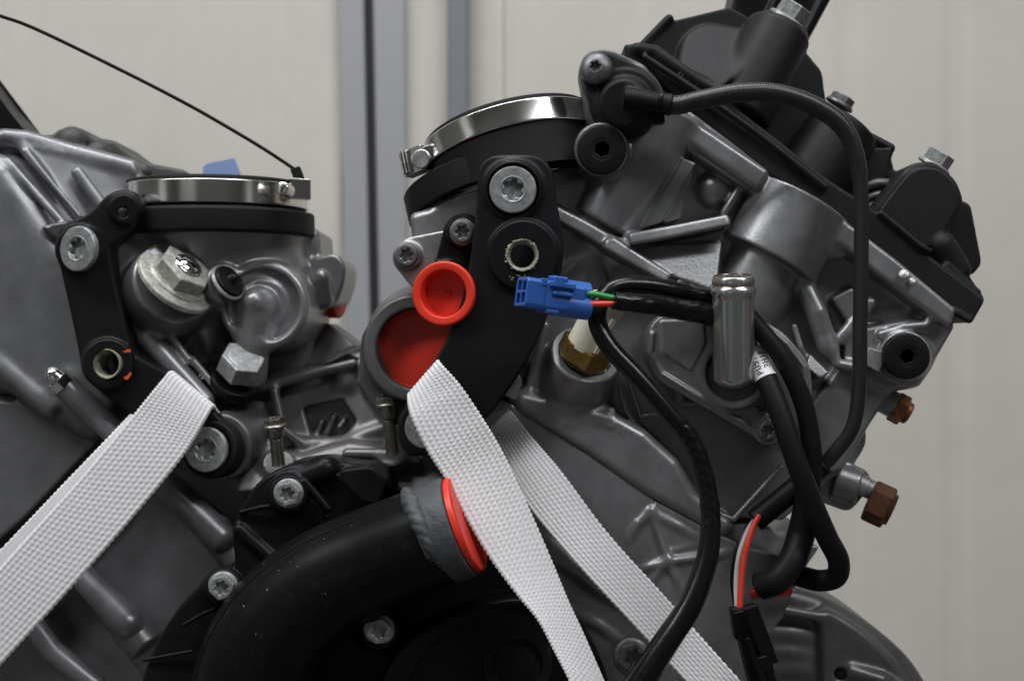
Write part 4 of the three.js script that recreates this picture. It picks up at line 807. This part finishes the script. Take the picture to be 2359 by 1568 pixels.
{
  const el = part('coolant_elbow', bent([[1040, 1219, 4], [985, 1240, 2], [860, 1290, -6], [735, 1352, -10], [630, 1450, -12], [575, 1580, -14], [560, 1790, -16]], t => 117 + 16 * Math.min(1, t * 1.6), { n: 120, seg: 72 }), M.dusty, 'wide black elbow with grey scuffs');
  const cc = new THREE.CatmullRomCurve3([[1040, 1219, 4], [985, 1240, 2], [860, 1290, -6], [735, 1352, -10], [630, 1450, -12], [575, 1580, -14], [560, 1790, -16]].map(p => W(p)), false, 'centripetal'), seam = [];
  for (let i = 12; i <= 60; i++) { const t = i / 60, p = cc.getPointAt(t), g = cc.getTangentAt(t), n = new THREE.Vector3(g.y, -g.x, 0).normalize(), r = (117 + 16 * Math.min(1, t * 1.6)) * sc(p.z), q = p.clone().addScaledVector(n, r * .86).add(new THREE.Vector3(0, 0, r * .5)); const k = sc(q.z); seam.push([q.x / k + CX, CY - q.y / k, q.z]); }
  { // scuffs and specks of dirt that lie on the elbow
    seed = 313; const L = [];
    for (let i = 0; i < 74; i++) {
      const near = i < 44, t = near ? .05 + .12 * rnd() : .1 + .5 * rnd(), a = near ? -.25 - .55 * rnd() + .5 : rnd() * 1.6 - .3, p = cc.getPointAt(t), g = cc.getTangentAt(t), n = new THREE.Vector3(g.y, -g.x, 0).normalize(), r = (117 + 16 * Math.min(1, t * 1.6)) * sc(p.z), o = n.clone().multiplyScalar(Math.sin(a)).add(new THREE.Vector3(0, 0, Math.cos(a))).normalize();
      const q = new THREE.IcosahedronGeometry(.12 + .26 * rnd() * rnd(), 0); q.scale(near && rnd() > .6 ? 4 : 1, 1, .35); q.rotateZ(rnd() * 6); q.applyQuaternion(Q(o.toArray())); const c = p.clone().addScaledVector(o, r); q.translate(c.x, c.y, c.z); L.push(q);
    }
    part('scuff_specks', join(L), std({ color: rgb(.42, .42, .42), roughness: .9 }), 'pale scuffs and specks on the elbow', el).userData.kind = 'stuff';
  }
  part('mould_seam', bent(seam, 3.2, { n: 140, seg: 8 }), M.dusty, 'thin moulding seam along the elbow', el);
  const d = [.925, .355, .12], s = sc(4);
  part('pipe_bead', place(turned([[117 * s, -14], [119 * s, -13], [120.5 * s, -2], [121 * s, 1], [118 * s, 2.2], [104 * s, 2.4], [102 * s, -8]], 80), [1052, 1213, 4], d), M.greyPlastic, 'grey lip of the elbow', el);
  const ax = new THREE.Vector3(...d).normalize(), c0 = W([1012, 1230, 3]), u = new THREE.Vector3(0, 1, 0).addScaledVector(ax, -ax.y).normalize(), v = new THREE.Vector3().crossVectors(ax, u);
  const arc = []; for (let i = 0; i <= 14; i++) { const a = (.05 + i / 14 * 1.85); const p = c0.clone().addScaledVector(u, Math.cos(a) * 117 * s).addScaledVector(v, Math.sin(a) * 117 * s).addScaledVector(ax, -7.5 + 6.5 * Math.sin(i / 14 * 1.55)); arc.push(p); }
  const back = arc.map(p => { const k = sc(p.z); return [p.x / k + CX, CY - p.y / k, p.z]; });
  part('seam_bead', bent(back, t => 25 * Math.pow(Math.sin(Math.PI * (.06 + .9 * t)), .55) * (1 - .35 * t), { n: 70, seg: 18, bump: (t, a) => .05 * Math.sin(t * 60 + 3 * a) + .05 * Math.sin(t * 23) }), M.greyPlastic, 'raised grey bead round the mouth of the elbow', el);
}
// --- generator cover at the bottom right
part('generator_cover', casting(1.5, [
  [poly(rp([[1690, 1385, 30], [1760, 1374, 30], [1880, 1398, 60], [1990, 1462, 60], [2078, 1538, 40], [2140, 1640, 60], [2160, 1800, 10], [1600, 1800, 10], [1620, 1500, 30]], -66), -66, -130, 7)],
  [bar([[1700, 1398, -62], [1790, 1402, -60], [1890, 1420, -62]], 12), 4],
  [bar([[1730, 1454, -68], [1820, 1458, -66], [1902, 1474, -70]], 12), 6],
  [bar([[1730, 1500, -68], [1820, 1502, -66], [1906, 1514, -70]], 12), 6],
  [bar([[1740, 1544, -68], [1830, 1540, -66], [1908, 1546, -70]], 12), 6],
  [bar([[1960, 1545, -60], [2030, 1565, -58], [2090, 1600, -62]], 15), 5],
  [poly(rp([[1905, 1420, 10], [1975, 1460, 40], [2060, 1540, 40], [2110, 1640, 20], [2110, 1800, 10], [1915, 1800, 10]], -60), -60, -90, 4), 4],
  [cyl([1935, 1552, -70], [1935, 1552, -40], 13, 13, .3), 1, 's'],
]), M.castDark);
// ------------------------------------------------------------------ things put in, on or round the engine
function dustCap(label, at, dir, R, deep, mat, mat2, nub) {
  const s = sc(at[2]), r = R * s, t = thing('dust_cap', label, 'dust cap', at);
  mesh('rim', place(turned([[r * .9, -8], [r * .97, -2], [r * 1.0, -.5], [r, .6], [r * .97, 1.4], [r * .93, 1.7], [r * .76, 1.5], [r * .72, 1.0], [r * .68, -deep]], 64), at, dir), mat, t);
  mesh('bottom', place(join([turned([[r * .69, -deep], [0, -deep - .1]], 48), ...(nub ? [turned([[r * .14, -deep - .2], [r * .12, -deep + .6], [0, -deep + .7]], 20)] : [])]), at, dir), mat2, t);
  return t;
}
dustCap('open red plastic cap on the black elbow just left of the arm', [1022, 676, -2], [-.20, .02, 1], 75, 7.5, M.red, M.red, true);
{
  const t = thing('dust_cap', 'flat deep red plug sunk in the large cast ring below the other cap', 'dust cap', [957, 803, -46]), s = sc(-46);
  mesh('disc', place(turned([[92 * s, -6], [92 * s, -1], [89 * s, 0], [60 * s, -.1], [0, -.5]], 64), [961, 803, -46], [-.10, .02, 1]), M.red, t);
  mesh('rim', place(turned([[92 * s, -2], [91 * s, .7], [88 * s, .9], [86 * s, .1]], 64), [961, 803, -46], [-.10, .02, 1]), M.red, t);
}
solo('dust_cap', 'small red cap peeping out behind the lug of the rear head', 'dust cap', place(turned([[34 * sc(-118), -3], [34 * sc(-118), 2], [30 * sc(-118), 3], [0, 3.4]], 40), [772, 699, -126], [.9, 0, .35]), M.red, [772, 699, -126]);
solo('dust_cap', 'thin red disc closing the mouth of the wide black elbow', 'dust cap', place(turned([[114 * sc(4), -.5], [115 * sc(4), 1.6], [112 * sc(4), 2.8], [0, 2.9]], 72), [1066, 1207, 5], [.925, .355, .12]), M.red, [1066, 1207, 5]);
{
  const t = thing('dust_cap', 'red plug half hidden by the black hoses above the generator cover', 'dust cap', [1778, 1362, -15]), s = sc(-15);
  mesh('plug', place(turned([[0, -10], [13 * s, -9.9], [13 * s, 9], [0, 9.2]], 30), [1778, 1362, -15], [1, .12, .05]), M.red, t);
  mesh('tip', place(turned([[8 * s, 0], [8 * s, 1.6], [0, 1.8]], 24), [1824, 1357, -14.6], [1, .12, .05]), M.whiteWire, t);
}
// --- white webbing
{
  const fl = [[975, 930, -24], [948, 912, -14], [938, 916, -2], [942, 950, 3], [984, 1040, 6], [1030, 1112, 8], [1076, 1200, 12], [1132, 1292, 16], [1190, 1370, 20], [1240, 1432, 23], [1276, 1500, 26], [1311, 1568, 29], [1400, 1770, 34]];
  const fr = [[1040, 850, -24], [1022, 832, -14], [1012, 832, -1], [1058, 884, 3], [1110, 960, 5], [1152, 1030, 5], [1192, 1112, 6], [1232, 1200, 8], [1276, 1302, 11], [1310, 1384, 14], [1346, 1462, 16], [1392, 1568, 18], [1480, 1770, 22]];
  const bl = [[985, 905, -27], [1060, 900, -27], [1108, 962, -24], [1152, 1062, -18], [1215, 1165, -10], [1320, 1290, -2], [1450, 1430, 4], [1580, 1570, 8], [1760, 1770, 14]];
  const br = [[1045, 836, -27], [1100, 850, -27], [1150, 912, -24], [1222, 1002, -18], [1290, 1082, -10], [1398, 1225, -2], [1527, 1368, 4], [1656, 1512, 8], [1836, 1712, 14]];
  solo('lifting_strap', 'white woven strap looped round the front mounting arm, both ends running down right', 'strap', join([webbing(fl, fr), webbing(bl, br)]), M.strap, [1100, 960, 0]);
  const gl = [[430, 890, -66], [402, 862, -52], [388, 856, -40], [372, 874, -37], [300, 962, -34], [180, 1105, -30], [60, 1238, -26], [-60, 1372, -22], [-200, 1530, -18]];
  const gr = [[520, 975, -66], [500, 948, -52], [490, 938, -40], [478, 958, -37], [430, 1038, -34], [298, 1200, -30], [150, 1368, -26], [0, 1532, -22], [-140, 1690, -18]];
  const hl = [[345, 890, -66], [342, 905, -60], [268, 985, -44], [145, 1113, -35], [20, 1244, -30], [-180, 1450, -25]], hr = [[440, 970, -66], [435, 995, -60], [368, 1068, -44], [245, 1196, -35], [120, 1322, -30], [-80, 1530, -25]];
  solo('lifting_strap', 'white woven strap over the rear mounting arm, running down to the left edge', 'strap', join([webbing(gl, gr, { h: .3, pv: 2.0, pu: 2.05 }), webbing(hl, hr, { h: .05 })]), M.strap, [440, 940, -45]);
}
// --- cables
{
  const t = thing('sensor_cable', 'black cable ending in a blue two-wire connector in front of the arm', 'cable', [1300, 690, 30]);
  const s = sc(30), ang = -.125, L = (x, y, z) => [x * s, y * s, z * s];
  const put = (g, x, y, z) => { g.translate(...L(x, y, z)); g.rotateY(.36); g.rotateZ(ang); const p = W([1274, 682, 32]); g.translate(p.x, p.y, p.z); return g; };
  const rb = (w, h, d, r = 4) => new RoundedBoxGeometry(w * s, h * s, d * s, 3, r * s);
  const cylx = (r, l, n = 32) => { const g = turned([[r * s * .94, -l / 2 * s], [r * s, (-l / 2 + 2) * s], [r * s, (l / 2 - 2) * s], [r * s * .94, l / 2 * s]], n); const c = turned([[r * s * .95, l / 2 * s], [0, l / 2 * s]], n); const q = mergeGeometries([g, c]); q.rotateY(Math.PI / 2); return q; };
  const hood = extr([[-35, -34], [33, -32], [36, -24], [36, 26], [30, 34], [-28, 34], [-35, 26]].map(p => new THREE.Vector2(p[0] * s, p[1] * s)), [[[-27, 4], [-4, 4], [-4, 25], [-27, 25]], [[-27, -26], [-4, -26], [-4, -4], [-27, -4]], [[3, -24], [26, -24], [26, -2], [3, -2]], [[3, 4], [26, 4], [26, 24], [3, 24]]].map(h => h.map(p => new THREE.Vector2(p[0] * s, p[1] * s))), 0, 46 * s, 2.5 * s, 3);
  hood.rotateY(-Math.PI / 2);
  const c = mesh('connector', join([put(hood, -34, 0, 0), put(rb(70, 68, 70, 10), -4, 0, 0), put(rb(50, 60, 62, 8), 44, 0, 0), put(cylx(23, 84), 42, 19, 6), put(cylx(29, 92), 42, -16, 6), put(rb(34, 10, 66, 3), -10, -36, 0)]), M.blue, t, 'blue plastic connector');
  mesh('latch', join([put(rb(62, 13, 12, 3), 6, 26, 36), put(rb(50, 9, 12, 3), 8, 6, 36), put(rb(24, 24, 10, 3), -8, 32, 42), put(rb(14, 16, 14, 2), -40, 28, 32), put(rb(40, 12, 30, 4), 2, 40, 12)]), M.blue, c);
  mesh('contact_block', put(rb(20, 56, 58, 2), -36, 0, 0), M.blueDark, c);
  mesh('wire', bent([[1340, 675, 31], [1372, 678, 31], [1400, 684, 30], [1425, 688, 29]], 7.5, { n: 24, seg: 18 }), M.green, t, 'green wire');
  mesh('wire', bent([[1345, 701, 31], [1380, 700, 31], [1425, 699, 29]], 7.5, { n: 24, seg: 18 }), M.redWire, t, 'red wire');
  mesh('sleeve', bent([[1413, 692, 30], [1480, 699, 27], [1560, 711, 14], [1640, 724, -3], [1720, 742, -15], [1780, 790, -18]], x => 21 + 6 * Math.min(1, x * 1.6), { n: 150, seg: 36, bump: (x, a) => .035 * Math.sin(x * 40 + 2 * a) * Math.sin(3 * a + x * 17) + .02 * Math.sin(x * 90 + a * 3) }), M.cable, t, 'taped black sleeve');
}
const cableTex = (() => { const c = document.createElement('canvas'); c.width = 2048; c.height = 128; const g = c.getContext('2d'); g.fillStyle = '#1c1c1d'; g.fillRect(0, 0, 2048, 128); g.fillStyle = '#8a8f88'; g.font = '30px monospace'; g.save(); g.translate(0, 64); for (const [x, w] of [[1010, '9 0 T'], [1180, 'H T']]) g.fillText(w, x, 10); g.restore(); const t = new THREE.CanvasTexture(c); t.colorSpace = THREE.SRGBColorSpace; t.magFilter = THREE.LinearFilter; return t; })();
solo('looped_cable', 'glossy black cable looping over the cream sender and hanging down to the bottom edge', 'cable',
  bent([[1710, 708, -15], [1650, 690, -5], [1560, 669, 7], [1470, 656, 13], [1415, 664, 16], [1381, 700, 18], [1376, 742, 20], [1398, 790, 23], [1462, 862, 26], [1532, 942, 27], [1590, 1012, 26], [1624, 1100, 26], [1637, 1190, 27], [1630, 1280, 30], [1596, 1380, 34], [1540, 1470, 37], [1470, 1580, 38], [1400, 1690, 38]], t => 16 + 6 * Math.min(1, t * 4) + 15 * Math.max(0, (t - .62) / .38), { n: 420, seg: 36, bump: (t, a) => (t > .5 && t < .66 ? .05 * Math.sin(t * 260 + 2 * a) * Math.sin(2 * a + t * 90) : 0) + .015 * Math.sin(t * 50 + a) + .05 * Math.exp(-Math.pow((t - .83) / .03, 2)) * Math.cos(2 * a) }), M.cable, [1637, 1190, 27]);
solo('coolant_hose', 'thick matt black hose curving down behind the marked cable', 'hose',
  bent([[1690, 690, 0], [1740, 748, 1], [1800, 822, 2], [1848, 920, 1], [1868, 1020, -1], [1862, 1130, -6], [1846, 1230, -10], [1822, 1296, -5], [1788, 1336, -4], [1752, 1350, -9]], t => 22 + 10 * clamp01((t - .45) / .3), { n: 200, seg: 32 }), M.cableMatt, [1850, 950, 0]);
{
  const t = thing('marked_cable', 'black cable with a white printed label, bending sharply back above the generator cover', 'cable', [1790, 940, 9]);
  const pts = [[1706, 752, -14], [1726, 792, -8], [1750, 840, -2], [1792, 940, 6], [1830, 1050, 9], [1868, 1150, 7], [1905, 1236, 2], [1932, 1292, -3], [1926, 1328, -8], [1890, 1337, -13], [1834, 1324, -20], [1740, 1302, -48]];
  mesh('sheath', bent(pts, x => 18 + 7 * clamp01((x - .09) / .06), { n: 260, seg: 32 }), M.cableMatt, t);
  const c = document.createElement('canvas'); c.width = 256; c.height = 512; const g = c.getContext('2d'); g.fillStyle = '#e9e8ea'; g.fillRect(0, 0, 256, 512);
  g.fillStyle = '#17171a'; g.font = 'bold 62px sans-serif'; g.textAlign = 'center';
  const lines = [['PU5102', -34], ['3H18', 34]];
  for (const [w, k] of lines) { g.save(); g.translate(128, 256 + k); g.scale(LABEL_SX, LABEL_SY); g.fillText(w, 0, 20); g.restore(); }
  const tx = new THREE.CanvasTexture(c); tx.colorSpace = THREE.SRGBColorSpace; tx.magFilter = THREE.LinearFilter; tx.wrapS = tx.wrapT = THREE.RepeatWrapping;
  const lp = [[1735, 808, -5.8], [1744, 829, -3.4], [1755, 852, -1], [1765, 873, 1]];
  const geo = bent(lp, 26.5, { n: 30, seg: 48, capEnds: false }); const u = geo.attributes.uv, N = 31 * 49; for (let i = 0; i < N; i++) u.setXY(i, Math.floor(i / 49) / 30, (i % 49) / 48 + .5);
  mesh('printed_label', geo, std({ color: 0xffffff, map: tx, roughness: .5 }), t, 'white printed label');
}
{
  const t = thing('braided_cable', 'braided black cable from the position sensor, arching over the head and hanging straight down', 'cable', [1984, 600, 4]);
  mesh('plug', join([bent([[1440, 224, 2], [1470, 228, 3], [1516, 237, 4]], 23, { n: 60, seg: 40, bump: (x, a) => .05 * Math.sin(a * 10 + x * 40) * Math.sin(a * 10 - x * 40) }), bent([[1512, 236, 4], [1548, 242, 5]], 25, { n: 12, seg: 30 })]), M.cableMatt, t);
  mesh('tie_ring', bent([[1518, 237, 4], [1527, 239, 4.4]], 28, { n: 6, seg: 30 }), M.black, t);
  const pts = [[1530, 240, 4.5], [1560, 242, 5], [1610, 231, 7], [1700, 214, 9], [1790, 215, 9], [1880, 246, 8], [1940, 290, 7], [1970, 350, 6], [1983, 430, 5], [1984, 600, 4], [1981, 780, 3], [1979, 900, 2], [1964, 985, 0], [1924, 1042, -4], [1880, 1085, -8], [1800, 1150, -11], [1742, 1196, -12]];
  mesh('braid', bent(pts, x => 22 - 5 * clamp01((x - .28) / .12), { n: 1000, seg: 44, bump: (x, a) => (x < .38 ? 1 : .35) * .035 * Math.sin(a * 9 + x * 760) * Math.sin(a * 9 - x * 760) }), std({ color: rgb(.017, .017, .018), roughness: .36 }), t);
  mesh('sleeve', bent([[1900, 1066, -8], [1846, 1112, -11], [1790, 1158, -12], [1738, 1200, -12]], 26, { n: 40, seg: 28 }), M.cableMatt, t);
  mesh('wire', bent([[1750, 1186, -8], [1738, 1206, -7], [1722, 1250, -5], [1710, 1310, -4], [1704, 1404, -2]], 7, { n: 60, seg: 16 }), M.redWire, t, 'red wire');
  mesh('wire', bent([[1744, 1190, -12], [1726, 1218, -11], [1706, 1268, -9], [1697, 1330, -8], [1698, 1402, -5]], 6.5, { n: 60, seg: 16 }), M.whiteWire, t, 'white wire');
  mesh('wire', bent([[1738, 1194, -15], [1714, 1228, -14], [1696, 1275, -12], [1688, 1335, -11], [1696, 1404, -8]], 6.5, { n: 60, seg: 16 }), M.cable, t, 'black wire');
  const s = sc(0), g = (w, h, d, x, y, z, a) => { const q = new RoundedBoxGeometry(w * s, h * s, d * s, 3, 4 * s); q.rotateZ(a); const p = W([x, y, z]); q.translate(p.x, p.y, p.z); return q; };
  const cn = mesh('connector', join([g(60, 210, 60, 1738, 1500, -2, .24), g(40, 70, 40, 1706, 1432, -2, .14), g(46, 60, 50, 1770, 1590, -2, .24)]), M.black, t, 'black plastic connector');
  mesh('latch', join([g(34, 140, 20, 1752, 1462, 8, .36), g(10, 130, 14, 1744, 1530, 14, .36), g(24, 40, 16, 1760, 1530, 10, .3)]), M.black, cn);
}
// --- cable tie on the far clamp, and the scrap behind it
{
  const t = thing('cable_tie', 'long thin black tie tail rising from the rear clamp to the top left', 'cable tie', [684, 398, -78]);
  mesh('tail', bent([[-120, -5, -30], [0, 37, -36], [58, 57, -40], [260, 153, -50], [430, 240, -60], [520, 291, -66], [610, 345, -72], [684, 394, -78]], 4.2, { n: 120, seg: 10 }), M.rubber, t);
  mesh('tie_head', (() => { const g = new RoundedBoxGeometry(5.2, 6.4, 5, 2, .7); g.rotateZ(.35); const p = W([684, 400, -78]); g.translate(p.x, p.y, p.z); return g; })(), M.rubber, t);
}
solo('cloth_scrap', 'pale blue scrap sticking up behind the rim of the rear boot', 'scrap', plate([[466, 384, 3], [476, 376, 3], [538, 363, 3], [552, 398, 3], [560, 470, 3], [462, 470, 3]], -150, -151.6, .3), M.blueRag, [510, 400, -150]);
renderer.render(scene, camera);
